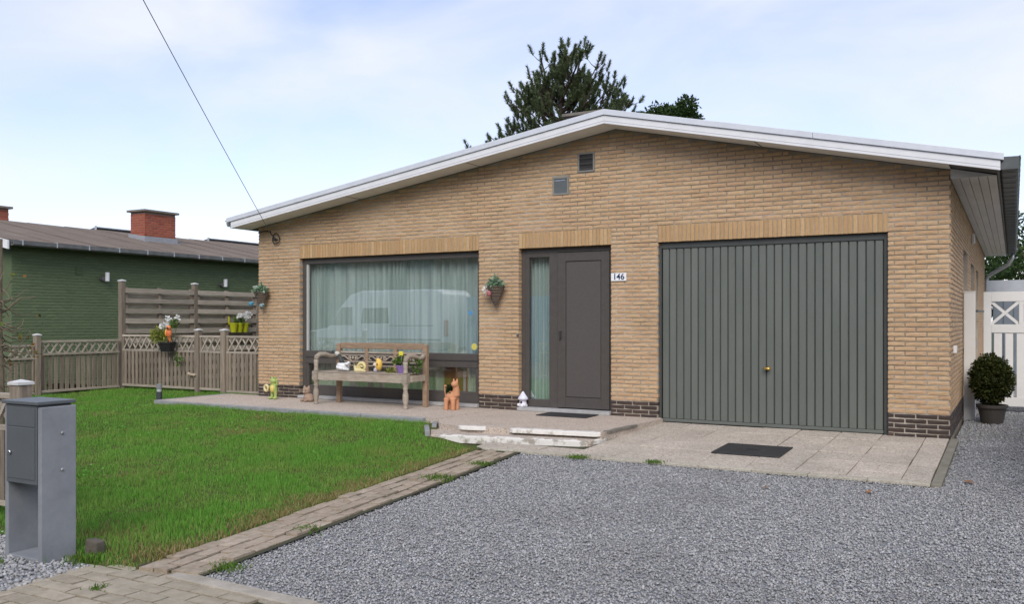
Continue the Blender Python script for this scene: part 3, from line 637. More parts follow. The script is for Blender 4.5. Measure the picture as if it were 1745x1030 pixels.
for x0, x1 in [(EL_+.06, -8.6), (-8.597, -6.5), (-6.497, AX-.001), (AX+.001, -2.6), (-2.597, XR)]:
    MB().prism(slope(x0, x1, .161, .171), -.356, -.002).build('soffit_board', SOFF, roof)
for xn in (-8.6, -6.5, -2.6): MB().box(xn-.006, xn+.006, -.36, -.01, zwall(xn)-.004, zwall(xn)).build('soffit_clip', mat('clip', (.2, .19, .17), None), roof)
ZS = 2.792
MB().prism([(XR, ZS), (ER_-.04, ZS), (ER_-.04, ZS+.002), (XR, zwall(XR)+.004)], -.03, -.003).build('eave_end_board', SOFF, roof)
for i in range(5):
    w_ = (ER_-.035-XR)/5; MB().prism([(XR+w_*i+.004, ZS-.004), (XR+w_*(i+1)-.004, ZS-.004), (XR+w_*(i+1)-.001, ZS+.01), (XR+w_*i+.001, ZS+.01)], -.002, YB+.3).build('eave_soffit_board', SOFF, roof)
MB().box(ER_-.03, ER_-.008, -.35, YB+.3, ZS-.006, ztop(ER_)-.03).build('eave_fascia', mat('eave_dark', (.16, .165, .16), (.12, .12, .12), 6, .6), roof)
g0, g1 = ER_-.004, .048
gp_ = [(g0, 2.93), (g0, 2.815), (g0+.02, 2.80), (g1-.03, 2.80), (g1-.008, 2.815), (g1, 2.918), (g1+.012, 2.922), (g1+.012, 2.932), (g1-.006, 2.930), (g1-.016, 2.822), (g1-.034, 2.81), (g0+.024, 2.81), (g0+.008, 2.822), (g0+.008, 2.93)]
gut = MB().prism(gp_, -.345, YB+.3).build('gutter', GUTTER, roof); MB().prism([(g0, 2.928), (g0, 2.80), (g1, 2.80), (g1, 2.925)], -.352, -.346).build('gutter_end_cap', GUTTER, gut)
strap = None
for i in range(32):
    y = -.18+i*.41
    if strap is None: strap = MB().prism([(g0-.004, 2.94), (g0-.004, 2.797), (g0+.02, 2.784), (g1-.03, 2.784), (g1+.004, 2.80), (g1+.016, 2.936), (g1+.010, 2.936), (g1+.001, 2.802), (g1-.03, 2.79), (g0+.02, 2.79), (g0, 2.80), (g0, 2.94)], y-.014, y+.014).build('gutter_strap', GUTTER, gut)
    else: piece('gutter_strap', strap.data, gut, Vector((0, .41*i, 0))+absloc(gut))
MB().tube([(-.03, 12.7, 2.80), (-.03, 12.7, 2.70), (-.12, 12.75, 2.55), (-.52, 12.95, 2.32), (-.56, 12.95, 2.2), (-.56, 12.95, 0)], .04, 10).build('downpipe', mat('zinc_pipe', (.42, .44, .46), None, rough=.4, metal=.5), house, smooth=True)
gl_ = MB().prism([(EL_-.10, 2.885), (EL_-.085, 2.80), (EL_-.055, 2.785), (EL_+.0, 2.785), (EL_+.03, 2.80), (EL_+.03, 2.885)], -.33, YB+.3).build('gutter', mat('grey_gutter', (.30, .31, .31), (.24, .25, .25), 8, .5, metal=.3), roof)
MB().box(EL_-.115, EL_+.02, -.335, -.30, 2.872, 2.888).build('gutter_bracket', GUTTER, gl_)
# low chimney on the far slope
ch = MB().box(-5.62, -5.12, 1.0, 1.5, 3.55, 4.13).build('chimney', mat('chimney_render', (.36, .33, .27), (.22, .20, .16), 8, .9, .3, 60), house)
MB().box(-5.64, -5.56, .98, 1.52, 4.13, 4.21).box(-5.18, -5.10, .98, 1.52, 4.13, 4.21).build('chimney_support', CONC, ch); MB().box(-5.70, -5.04, .94, 1.56, 4.21, 4.255).build('chimney_cap', CONC, ch, bevel=.01)

# picture window
w0, w1 = OPEN[0]; YF = .075
win = MB().box(w0, w0+.07, YF, YF+.08, .10, ZL).box(w1-.06, w1, YF, YF+.08, .10, ZL).box(w0+.07, w1-.06, YF, YF+.08, 2.165, ZL).box(w0+.07, w1-.06, YF, YF+.08, .10, .215).build('picture_window', ANTHR, house, bevel=.004)
MB().box(w0+.071, w1-.061, YF-.006, YF+.075, .60, .80).build('transom', ANTHR, win, bevel=.006)
MB().box(w0+.071, w1-.061, YF-.012, YF-.0065, .692, .704).build('transom_seam', BLACK, win)
MB().box(w0+.07, w0+.105, YF+.012, YF+.05, .80, 2.165).build('glazing_bead', mat('pale_bead', (.42, .44, .42), None, rough=.5), win)
for x0, x1 in [(w0+.071, w0+.12), (w1-.10, w1-.061)]: MB().box(x0, x1, YF+.004, YF+.06, .2155, .5995).build('sash_stile', ANTHR, win, bevel=.003)
MB().box(w0+.121, w1-.101, YF+.004, YF+.06, .2155, .26).build('sash_rail', ANTHR, win, bevel=.003)
MB().box(w0+.106, w1-.061, YF+.030, YF+.036, .801, 2.164).build('pane', PANE, win); MB().box(w0+.121, w1-.101, YF+.030, YF+.036, .261, .599).build('pane', PANE, win)
MB().box(w0+.0, w1+.0, -.045, YF+.05, .055, .098).build('window_sill', BLUESTONE, win, bevel=.004)
MB().box(w0, w1, -.005, YF+.05, -.1, .0545).build('sill_base', MORTAR, win)
for x, z, r_, c_, nm in [(-6.72, 1.38, .035, (.08, .25, .5), 'blue_sticker'), (-6.66, .90, .05, (.55, .5, .12), 'yellow_sticker')]:
    MB().lathe([(r_, 0), (r_, .002), (r_*.4, .003)], (x, YF+.028, z), 7, M=Matrix.Rotation(R(90), 4, 'X')).build(nm, mat(nm, c_, None, rough=.5), win)
# curtains behind the glass
CURT = mat('teal_sheer', (.70, .80, .76), (.38, .50, .475), 2.2, .9, 0, 20, stretch=(16, 1, .25))  # darker vertical streaks painted in for fold shading and overlapping cloth
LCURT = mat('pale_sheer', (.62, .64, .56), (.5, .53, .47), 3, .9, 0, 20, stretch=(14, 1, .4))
def curtain(name, x0, x1, y, z0, z1, m, label, per=.105, amp=.036, seed=0):
    r = random.Random(seed); xs_ = []; x = x0; ph = 0; pts = []
    n = int((x1-x0)/.012); phase = 0
    for i in range(n+1):
        x = x0+(x1-x0)*i/n; phase += .012/per*2*math.pi*(1+.45*math.sin(x*3.1+seed)+.3*math.sin(x*7.7))
        pts.append((x, math.sin(phase)*amp*(.75+.4*math.sin(x*5.3+seed))))
    v = []; f = []
    for j, (z, k) in enumerate([(z1, .75), (z1-.08, .9), ((z0+z1)/2, 1.0), (z0, 1.25)]):
        v += [(x+.006*math.sin(x*9+j), y+d*k, z) for x, d in pts]
    m_ = len(pts)
    for j in range(3):
        for i in range(m_-1): f.append((j*m_+i, j*m_+i+1, (j+1)*m_+i+1, (j+1)*m_+i))
    o = MB().add(v, f).build(name, m, smooth=True, fix=False); return tag(o, label, 'curtain')
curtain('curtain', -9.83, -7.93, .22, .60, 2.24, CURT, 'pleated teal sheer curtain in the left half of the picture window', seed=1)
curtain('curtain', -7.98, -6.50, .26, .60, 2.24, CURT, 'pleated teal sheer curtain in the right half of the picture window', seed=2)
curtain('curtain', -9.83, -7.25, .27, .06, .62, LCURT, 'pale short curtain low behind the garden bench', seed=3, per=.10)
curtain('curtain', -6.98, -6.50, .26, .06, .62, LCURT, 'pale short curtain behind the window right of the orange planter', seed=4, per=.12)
sb_ = thing('sideboard', (-7.1, .4, .05), 'orange brown wooden sideboard seen through the low pane', 'cabinet')
MB().box(-7.30, -6.86, .28, .60, .08, .60).build('carcass', mat('orange_wood', (.36, .17, .055), (.24, .105, .035), 5, .45, .1, 30, stretch=(6, 6, .6)), sb_, bevel=.004)
for i in range(2): MB().box(-7.285+.215*i, -7.285+.205+.215*i, .262, .279, .11, .57).build('door', MATS['orange_wood'], sb_, bevel=.004)
room = MB().box(XL+.31, XR-.31, .34, 3.6, -.02, .0).box(XL+.31, XR-.31, 3.6, 3.65, -.02, 2.55).box(XL+.31, -6.2, .34, 3.6, 2.5, 2.55).box(-6.2, XR-.31, .34, 3.6, 2.5, 2.55).build('room_lining', mat('room_plaster', (.32, .30, .27), (.28, .26, .23), 3, .9), house)

# front door with sidelight
d0, d1 = OPEN[1]; YD = .09; zs = .095
door = MB().box(d0, d0+.055, YD, YD+.08, zs, ZL).box(d1-.05, d1, YD, YD+.08, zs, ZL).box(d0+.055, d1-.05, YD, YD+.08, 2.185, ZL).box(-5.465, -5.335, YD, YD+.08, zs, 2.185).box(d0+.055, -5.465, YD, YD+.08, zs, .20).box(d0+.055, -5.465, YD, YD+.08, 2.13, 2.185).box(d0+.055, d0+.11, YD+.003, YD+.08, .20, 2.13).build('door_frame', ANTHR, house, bevel=.004)
leaf = MB().box(-5.330, d1-.055, YD+.004, YD+.07, zs+.012, 2.178).build('door_leaf', ANTHR, house, bevel=.004)
lx0, lx1 = -5.330, d1-.055
MB().box(lx0, lx0+.115, YD-.014, YD+.003, zs+.012, 2.178).box(lx1-.115, lx1, YD-.014, YD+.003, zs+.012, 2.178).box(lx0+.115, lx1-.115, YD-.014, YD+.003, 2.06, 2.178).box(lx0+.115, lx1-.115, YD-.014, YD+.003, zs+.012, zs+.15).build('door_stile_frame', ANTHR, leaf, bevel=.004)
MB().box(lx0+.125, lx1-.125, YD-.008, YD+.003, zs+.16, 2.05).build('door_panel', mat('door_panel', (.076, .069, .063), (.088, .080, .073), 40, .55, .15, 160), leaf, bevel=.003)
MB().box(lx0+.03, lx0+.055, YD-.045, YD-.015, 1.02, 1.14).build('door_handle', mat('dark_metal', (.10, .10, .10), None, rough=.35, metal=.8), leaf, bevel=.008)
MB().box(d0+.111, -5.466, YD+.030, YD+.036, .201, 2.129).build('sidelight_pane', PANE, door)
MB().box(d0-.0, d1+.0, -.055, YD+.06, .048, zs-.002).build('door_sill', BLUESTONE, house, bevel=.005)
MB().box(d0, d1, -.006, YD+.06, -.1, .0475).build('sill_base', MORTAR, house)
curtain('curtain', -5.88, -5.42, .24, .10, 2.2, CURT, 'narrow teal sheer curtain behind the sidelight of the front door', seed=6, per=.085)
MB().box(-5.914, -5.880, -.016, .0, 1.055, 1.085).build('doorbell', CHROME, house, bevel=.003)

# garage door
q0, q1 = OPEN[2]; YG = .055
gar = MB().box(q0, q0+.028, YG, YG+.07, -.02, ZL).box(q1-.045, q1, YG, YG+.07, -.02, ZL).box(q0+.028, q1-.045, YG, YG+.07, 2.175, ZL).build('garage_door', GFRAME, house, bevel=.004)
gx0, gx1 = q0+.036, q1-.052
MB().box(gx0, gx1, YG+.035, YG+.06, .012, 2.17).build('door_sheet', GFRAME, gar)
n = 28; p_ = (gx1-gx0)/n; sl = None
for i in range(n):
    x = gx0+p_*i
    if sl is None: sl = MB().prism([(x+.003, YG+.034), (x+.010, YG+.012), (x+p_-.010, YG+.012), (x+p_-.003, YG+.034)], .045, 2.165, 'z').build('slat', GARAGE, gar)
    else: piece('slat', sl.data, gar, absloc(gar)+Vector((p_*i, 0, 0)))
MB().box(gx0, gx1, YG+.004, YG+.034, .002, .040).build('bottom_rail', GARAGE, gar, bevel=.004); MB().box(gx0, gx1, YG+.012, YG+.034, 2.1655, 2.1745).build('top_rail', GFRAME, gar)
hb = MB().lathe([(.026, 0), (.026, .006), (.016, .012), (.013, .05), (.013, .055)], (-2.545, YG+.012, .70), 14, M=Matrix.Rotation(R(90), 4, 'X')).build('handle_base', BRASS, gar, smooth=True)
MB().tube([(-2.59, YG-.042, .705), (-2.54, YG-.046, .70), (-2.50, YG-.042, .697)], [.013, .016, .012], 10).build('handle', BRASS, gar, smooth=True)
# side wall: windows, lamp, socket
for (y0, y1, z0, z1), nm in zip(SIDEO, ('side_window', 'side_window', 'side_door')):
    X0, X1 = XR-.16, XR-.10
    s_ = MB().box(X0, X1, y0, y0+.07, z0, z1).box(X0, X1, y1-.07, y1, z0, z1).box(X0, X1, y0+.07, y1-.07, z1-.07, z1).box(X0, X1, y0+.07, y1-.07, z0, z0+.07).build(nm, mat('brown_frame', (.10, .055, .035), (.07, .04, .028), 8, .5), house)
    MB().box(X0+.025, X0+.031, y0+.07, y1-.07, z0+.07, z1-.07).build('pane', PANE, s_)
    MB().box(XR-.10, XR+.03, y0, y1, z0-.045, z0-.003).build('sill', BLUESTONE, s_)
MB().box(XR, XR+.05, 5.40, 5.48, 2.50, 2.66).build('wall_lamp', mat('lamp_white', (.7, .7, .68), None, rough=.4), house, bevel=.01)
so = MB().box(XR-.002, XR+.035, .49, .56, .90, .985).build('wall_socket', MATS['lamp_white'], house, bevel=.006); MB().box(XR+.035, XR+.042, .495, .555, .94, .982).build('socket_flap', mat('socket_grey', (.4, .4, .39), None), so)

# house number
num = thing('house_number_sign', (-4.415, -.012, 1.83), 'white house number plate reading 146 beside the front door', 'sign')
MB().box(-4.522, -4.312, -.016, -.006, 1.777, 1.880).build('plate', mat('enamel_white', (.78, .79, .80), None, rough=.25), num, bevel=.003)
for ch_, dx in (('1', -.050), ('4', .0), ('6', .057)):
    cu = bpy.data.curves.new('num', 'FONT'); cu.body = ch_; cu.size = .108; cu.align_x = 'CENTER'; cu.align_y = 'CENTER'; cu.extrude = .001; cu.offset = .0018
    to = bpy.data.objects.new('tmp', cu); COL.objects.link(to); bpy.context.view_layer.update()
    tm = bpy.data.meshes.new_from_object(to.evaluated_get(bpy.context.evaluated_depsgraph_get())); bpy.data.objects.remove(to)
    xc = (min(v.co.x for v in tm.vertices)+max(v.co.x for v in tm.vertices))/2
    tm.name = 'digit'; tm.materials.clear(); tm.materials.append(mat('enamel_blue', (.02, .035, .09), None, rough=.3))
    piece('digit', tm, num, (-4.419+dx-xc, -.0175, 1.829), rot=(R(90), 0, 0))

# overhead cable with its wall bracket and coil, and the pole across the street
cab = thing('overhead_cable', (-10.33, -.05, 2.62), 'thin dark service cable running from the wall bracket up into the sky', 'cable')
CBL = mat('cable_black', (.025, .025, .027), None, rough=.6)
p0, p1 = Vector((-10.36, -.09, 2.66)), Vector((-6.73, -5.3, 4.13)); far_ = p0+(p1-p0)*2.35
MB().tube([p0+(far_-p0)*t-Vector((0, 0, .10*math.sin(math.pi*t))) for t in [i/24 for i in range(25)]], .0045, 6).build('cable', mat('cable_grey', (.10, .10, .105), None, rough=.6), cab)
MB().tube([(-10.30+.075*math.cos(a), -.035-.006*math.sin(2*a), 2.585+.085*math.sin(a)) for a in [i*2*math.pi/20 for i in range(21)]], .008, 6).build('cable_coil', CBL, cab)
MB().tube([(-10.30, .0, 2.57), (-10.30, -.07, 2.57), (-10.31, -.085, 2.60)], .012, 8).ball((-10.30, -.06, 2.57), .03, 8).build('bracket', CBL, cab)
MB().tube([p0, (-10.40, -.05, 2.70), (-10.52, -.03, 2.72), (-10.70, -.02, 2.70)], .009, 6).tube([p0, (-10.34, -.05, 2.62), (-10.305, -.06, 2.58)], .008, 6).build('wall_cable', CBL, cab)
po = thing('utility_pole', (far_.x, far_.y, -.2), 'wooden utility pole across the street', 'pole')
MB().tube([(far_.x, far_.y, -.3), (far_.x, far_.y, far_.z+.5)], [.14, .10], 12).build('post', WOOD, po); MB().bar((far_.x-.5, far_.y, far_.z), (far_.x+.5, far_.y, far_.z), .1, .1).build('cross_arm', WOOD, po)
# doormat
tag(MB().box(-5.36, -4.66, -.50, -.09, .0465, .060).build('doormat', BLACK, bevel=.005), 'flat black doormat on the platform below the front door', 'doormat')

# ------------------------------------------------------------------ wooden fences on the left
def vpost(root, x, y, z0, z1, w=.09, cap=CAPW, name='post'):
    p = MB().box(x-w/2, x+w/2, y-w/2, y+w/2, z0, z1).build(name, WOOD, root, bevel=.006)
    c = w/2+.008
    MB().add([(x-c, y-c, z1), (x+c, y-c, z1), (x+c, y+c, z1), (x-c, y+c, z1), (x-c, y-c, z1+.018), (x+c, y-c, z1+.018), (x+c, y+c, z1+.018), (x-c, y+c, z1+.018), (x, y, z1+.036)], [(0, 3, 2, 1), (0, 1, 5, 4), (1, 2, 6, 5), (2, 3, 7, 6), (3, 0, 4, 7), (4, 5, 8), (5, 6, 8), (6, 7, 8), (7, 4, 8)]).build('post_cap', cap, p)
    return p
def jbox(b, amt=.003):
    b.v = [(x+random.uniform(-amt, amt), y+random.uniform(-amt, amt), z+random.uniform(-amt, amt)) for x, y, z in b.v]; return b
def picket_panel(root, a, b_, z0, zr, zt, step=.105, w=.062, back=True):
    """low panel from a to b (x, y): rails, pickets below, lattice of diagonals above"""
    a, b_ = Vector((*a, 0)), Vector((*b_, 0)); t = (b_-a).normalized(); nn = Vector((t.y, -t.x, 0)); Ln_ = (b_-a).length
    def P(s_, z, o=0): q = a+t*s_+nn*o; return (q.x, q.y, z)
    for z, d in ((zt, .035), (zr, .035), (z0, .04)): MB().bar(P(0, z), P(Ln_, z), .045, d).build('rail', WOODH, root, bevel=.004)
    for s_ in (.02, Ln_-.02): MB().bar(P(s_, z0), P(s_, zt), .04, .035, up=t).build('stile', WOOD, root, bevel=.004)
    n = max(2, round((Ln_-.08)/step)); p_ = (Ln_-.08)/n
    for i in range(n):
        s_ = .04+p_*(i+.5)+random.uniform(-.004, .004); lean = random.uniform(-.006, .006)
        jbox(MB().bar(P(s_, z0+.015, .012), P(s_+lean, zr-.01, .012), .018, w, up=t), .0015).build('picket', WOOD, root)
        if back and i < n-1: jbox(MB().bar(P(s_+p_/2, z0+.015, -.022), P(s_+p_/2+lean, zr-.01, -.022), .016, w*.75, up=t), .0015).build('back_picket', WOOD, root)
    hgt = zt-zr-.03; m_ = max(2, round((Ln_-.04)/.15)); q_ = (Ln_-.06)/m_
    for i in range(m_):
        s0 = .03+q_*i; s1 = min(Ln_-.02, s0+hgt*.72)
        MB().bar(P(s0, zr+.015, .010), P(s1, zt-.015, .010), .012, .026, up=nn.cross(t)).build('lattice_strip', WOODH, root)
        s0 = .03+q_*i; s1 = min(Ln_-.02, s0+hgt*.72)
        MB().bar(P(s1, zr+.015, -.006), P(s0, zt-.015, -.006), .012, .026, up=nn.cross(t)).build('lattice_strip', WOODH, root)
BX = -14.35
fl = thing('picket_fence', (BX, -3.2, 0), 'low weathered picket fence with lattice top in front of the green house', 'fence')
yy = [.15, -1.476, -3.25, -5.1, -7.0]
for y in yy[1:]: vpost(fl, BX+.05, y, -.12, 1.02)
for i in range(4):
    top = .915 if i == 0 else .85
    picket_panel(fl, (BX+.05, yy[i]-.05), (BX+.05, yy[i+1]+.05), .07-.02*i, top-.215, top, back=False)
fb = thing('gate_fence', (-12.5, .15, 0), 'low weathered picket fence and gate closing the passage beside the bungalow', 'fence')
vpost(fb, -12.281, .15, -.1, 1.10); vpost(fb, -11.63, .13, -.1, 1.10, .10)
picket_panel(fb, (BX+.1, .15), (-12.335, .15), .10, .735, 1.0, .102, .058); picket_panel(fb, (-12.23, .15), (-11.69, .14), .10, .735, 1.0, .098, .056); picket_panel(fb, (-11.57, .13), (XL-.02, .15), .08, .735, 1.0, .098, .056)
MB().bar((-12.46, .10, .345), (-12.28, .095, .34), .04, .035).ball((-12.44, .085, .35), .032, 8).build('gate_latch', mat('pale_latch', (.5, .42, .32), (.35, .28, .2), 10, .7), fb)
scr = thing('slat_screen', (BX, 2, 0), 'tall weathered screen of horizontal woven slats behind the low gate', 'fence')
py = [.20, 1.88, 3.56, 5.24]
for i, y in enumerate(py): vpost(scr, BX, y, -.1, 2.0)
for i in range(3):
    y0, y1 = py[i]+.05, py[i+1]-.05; ym = (y0+y1)/2
    for y in (y0+.03, ym, y1-.03): MB().box(BX-.044, BX+.022, y-.03, y+.03, .10, 1.90).build('batten', WOOD, scr, bevel=.003)
    for k in range(10):
        z = .14+k*.188
        jbox(MB().box(BX+.024, BX+.050, y0, y1, z-.044, z+.044), .004).build('slat', WOODH, scr)
        if k < 9: jbox(MB().box(BX-.065, BX-.045, y0, y1, z+.055, z+.133), .004).build('back_slat', WOODH, scr)
# front boundary fence beside the mailbox
ff = thing('street_fence', (-7, -7.1, 0), 'low wooden lattice fence with white capped post behind the mailbox', 'fence')
vpost(ff, -5.74, -7.1, -.2, .84, .10, CAPW)
picket_panel(ff, (-7.5, -7.1), (-5.83, -7.1), .04, .545, .76, .12, .07, back=False); picket_panel(ff, (-9.4, -7.1), (-7.62, -7.1), .04, .545, .76, .12, .07, back=False)
vpost(ff, -7.56, -7.1, -.2, .84, .12)

# ------------------------------------------------------------------ green neighbour
GX = -17.25
gh = thing('green_house', (-21, 7, 0), 'low neighbouring house with dark green painted brick wall and grey felt roof', 'house')
GR, GRZ, GE = -21.0, 3.66, -16.95
gw = MB().box(GR-3.75, GX-.008, -.10, 16, -.3, 2.78).prism([(GR-3.75, 2.78), (GX-.008, 2.78), (GR, 3.5)], -.10, 16).build('wall', GREENM, gh)
gm = [brickmesh('brick', GREENW, .214, .051, .03, 90+i, axis='side') for i in range(3)]
near_ = []; rest = MB()
for k in range(44):
    z = .06+.0625*k; y = -.10+(k % 2)*.108
    if k % 2: v, f = mesh_data(gm[0]); rest.add([(GX+p[0], -.05+p[1]*.47, z+p[2]) for p in v], f)
    while y < 12.5:
        if k >= 13: near_.append((y, z))
        else:
            v, f = mesh_data(gm[0]); rest.add([(GX+p[0], y+.1+p[1], z+p[2]) for p in v], f)
        y += .216
near_.sort(key=lambda q: q[0]+abs(q[1]-1.6)*.4)
for i, (y, z) in enumerate(near_):
    if i < 300: piece('brick', gm[i % 3], gw, (GX+random.uniform(-.001, .001), y+.1, z))
    else: v, f = mesh_data(gm[i % 3]); rest.add([(GX+p[0], y+.1+p[1], z+p[2]) for p in v], f)
tag(rest.build('brickwork', GREENW, gw, fix=False), kind='stuff')
sl_ = (GRZ-2.84)/(GE-GR)
def zr_(x): return GRZ-(x-GR)*sl_ if x > GR else GRZ-(GR-x)*sl_
gr = MB().prism([(GR-4.05, zr_(GR-4.05)-.01), (GR, GRZ-.01), (GE, zr_(GE)-.01), (GE, zr_(GE)-.10), (GR, GRZ-.10), (GR-4.05, zr_(GR-4.05)-.10)], -.35, 16.3).build('roof', NROOF, gh)
# felt strips, each lapped over the next
for i in range(17):
    y0 = -.36+i*.98; jb = random.uniform(-.004, .004)
    b = MB().prism([(GR, GRZ+.004), (GE+.02, zr_(GE+.02)+.004), (GE+.02, zr_(GE+.02)-.004), (GR, GRZ-.004)], y0, y0+1.0)
    b.v = [(x, y, z+(.013 if abs(y-y0) < .01 else 0.002)+jb) for x, y, z in b.v]; b.build('felt_strip', NROOF, gr)
gg = MB().prism([(GE+.02, 2.84), (GE+.02, 2.75), (GE+.04, 2.73), (GE+.11, 2.73), (GE+.135, 2.755), (GE+.14, 2.83), (GE+.125, 2.83), (GE+.12, 2.765), (GE+.10, 2.745), (GE+.05, 2.745), (GE+.035, 2.76), (GE+.035, 2.84)], -.33, 16).build('gutter', mat('neighbour_gutter', (.13, .135, .13), (.22, .225, .22), 6, .45, metal=.4), gr)
gst = None
for i in range(20):
    y = -.15+.72*i
    if gst is None: gst = MB().box(GE+.0, GE+.15, y-.012, y+.012, 2.832, 2.842).box(GE+.138, GE+.146, y-.012, y+.012, 2.74, 2.832).build('gutter_strap', mat('strap_zinc', (.5, .52, .53), None, rough=.4, metal=.5), gg)
    else: piece('gutter_strap', gst.data, gg, absloc(gg)+Vector((0, .72*i, 0)))
for s_ in (1, -1): MB().prism([(GR, GRZ-.0), (GR+s_*4.10, zr_(GR+s_*4.10)-.0), (GR+s_*4.10, zr_(GR+s_*4.10)-.17), (GR, GRZ-.17)], -.40, -.365).build('fascia', WHITE, gr)
MB().box(GR+.02, GE, -.34, 16, 2.70, 2.715).build('soffit', mat('soffit_dark', (.10, .10, .09), None), gr) if False else None
def chimney(x0, x1, y0, y1, z0, z1, capm, flash=True, h0=0):
    c_ = MB().box(x0+.006, x1-.006, y0+.006, y1-.006, z0, z1).build('chimney', REDM, gr)
    me = brickmesh('brick', REDB, .19, .052, .02, 5); mes = brickmesh('brick', REDB, .19, .052, .02, 6, axis='side')
    k = 0; z = zr_(x1)-.05
    while z+.06 < z1:
        for fr_, (s0, s1) in ((0, (x0, x1)), (1, (y0, y1))):
            s_ = s0-(.1 if k % 2 else 0)
            while s_ < s1-.03:
                a_, b_ = max(s_, s0), min(s_+.19, s1); s_ += .2
                if b_-a_ < .03: continue
                if fr_ == 0: piece('brick', me, c_, ((a_+b_)/2, y0+random.uniform(-.001, .001), z+.03), ((b_-a_)/.19, 1, 1))
                else: piece('brick', mes, c_, (x1+random.uniform(-.001, .001), (a_+b_)/2, z+.03), (1, (b_-a_)/.19, 1))
        z += .0625; k += 1
    MB().box(x0-.07, x1+.07, y0-.07, y1+.07, z1, z1+.055).build('chimney_cap', capm, c_, bevel=.01)
    if flash:
        b = MB(); q = .035
        for xa, xb in ((x0-q, x1+q),): b.add([(xa, y0-q, zr_(xa)), (xb, y0-q, zr_(xb)-.01), (xb, y0-q, zr_(xb)+.13), (xa, y0-q, zr_(xa)+.10), (xa, y1+q, zr_(xa)), (xb, y1+q, zr_(xb)-.01), (xb, y1+q, zr_(xb)+.13), (xa, y1+q, zr_(xa)+.10)], [(0, 1, 2, 3), (1, 5, 6, 2), (5, 4, 7, 6), (4, 0, 3, 7)])
        b.box(x1+.03, x1+.16, y0-.1, y1+.1, zr_(x1+.16)-.02, zr_(x1+.1)+.012); b.build('flashing', LEAD, c_)
    return c_
chimney(-19.75, -19.20, 4.55, 5.50, 3.2, 4.05, CONC)
cf = chimney(-21.9, -21.2, 1.55, 2.25, 3.3, 3.98, CONC, flash=False)
MB().lathe([(.14, 4.175), (.14, 4.22), (.11, 4.23), (.11, 4.26), (.15, 4.27), (.15, 4.31), (.11, 4.32), (.11, 4.36), (.15, 4.37), (.15, 4.41), (.11, 4.42), (.16, 4.47), (.16, 4.50), (.0, 4.52)], (-21.5, 1.85, -.14), 14).build('flue_cowl', BLACK, cf)
for y0, y1 in ((4.6, 7.2), (8.4, 11.6)):
    p_ = MB().prism([(GR-.25, GRZ+.03), (GR-.22, GRZ+.10), (GR-1.9, GRZ-.25), (GR-1.93, GRZ-.32)], y0, y1).build('roof_panel', mat('solar_glass', (.05, .055, .065), (.08, .085, .09), 5, .2), gr)
    MB().bar((GR-.23, y0, GRZ+.105), (GR-.23, y1, GRZ+.105), .05, .025).build('panel_frame', CHROME, p_); MB().bar((GR-.20, y0, GRZ-.0), (GR-.20, y0, GRZ+.13), .04, .04).build('panel_foot', CHROME, p_)
for y, z, t_ in ((1.93, 2.20, 'white cylinder wall lamp on the green wall beside the tall fence post'), (5.26, 2.19, 'white cylinder wall lamp on the green wall above the slat screen')):
    l_ = thing('wall_lamp', (GX, y, z), t_, 'lamp', 'wall lamps on the green house'); MB().tube([(GX, y-.05, z-.02), (GX+.10, y-.05, z-.02)], .045, 10).build('bracket', mat('lamp_grey', (.12, .12, .12), None, rough=.5), l_)
    MB().lathe([(.045, -.07), (.045, .12), (.0, .122)], (GX+.13, y+.01, z), 14).build('lamp_tube', mat('lamp_body', (.75, .76, .77), None, rough=.3), l_, smooth=False)
v_ = MB().box(GX-.004, GX+.012, 1.28, 1.44, 2.25, 2.41).build('vent', GREENM, gh)
for i in range(4): MB().box(GX+.012, GX+.02, 1.29, 1.43, 2.265+.036*i, 2.285+.036*i).build('louvre', GREENW, v_)

# ------------------------------------------------------------------ mailbox
mbx = thing('mailbox', (-4.93, -7.48, -.1), 'grey metal mailbox mounted between two tall bluestone slabs by the lawn', 'mailbox')
mx0, mx1, my0, my1 = -5.11, -4.752, -7.60, -7.385
MB().box(mx1-.032, mx1, my0, my1, -.16, .775).build('side_slab', STONEM, mbx, bevel=.004); MB().box(mx0, mx0+.032, my0+.01, my1, -.16, .775).build('side_slab', STONEM, mbx, bevel=.004)
MB().box(mx0+.033, mx1-.033, my0+.01, my1, -.15, -.085).build('base_slab', STONEM, mbx, bevel=.004)
bx = MB().box(mx0+.036, mx1-.036, my0-.004, my1-.005, .335, .785).build('letter_box', BOXM, mbx, bevel=.004)
MB().box(mx0+.05, mx1-.05, my0-.008, my0-.0045, .362, .655).build('door', BOXM, bx, bevel=.002); MB().box(mx0+.05, mx1-.05, my0-.0075, my0-.0045, .662, .768).build('slot_flap', BOXM, bx, bevel=.002)
MB().lathe([(.012, 0), (.012, .010), (.007, .014)], (mx0+.085, my0-.008, .51), 12, M=Matrix.Rotation(R(90), 4, 'X')).build('lock', CHROME, bx, smooth=True)
MB().box(mx0+.012, mx1-.008, my0-.018, my1+.005, .787, .807).build('lid', BOXM, mbx, bevel=.004)
for y, z in ((-7.475, .62), (-7.475, .41)):
    MB().lathe([(.009, 0), (.009, .005), (.005, .008)], (mx1, y, z), 10, M=Matrix.Rotation(R(90), 4, 'Y')).build('bolt', CHROME, mbx)
tag(jbox(MB().box(-4.72, -4.62, -7.36, -7.29, -.15, -.01), .01).build('edge_block', mat('dark_block', (.12, .105, .085), (.08, .07, .055), 12, .95, .4, 50), bevel=.01), 'small dark weathered block at the corner of the lawn by the mailbox', 'block')

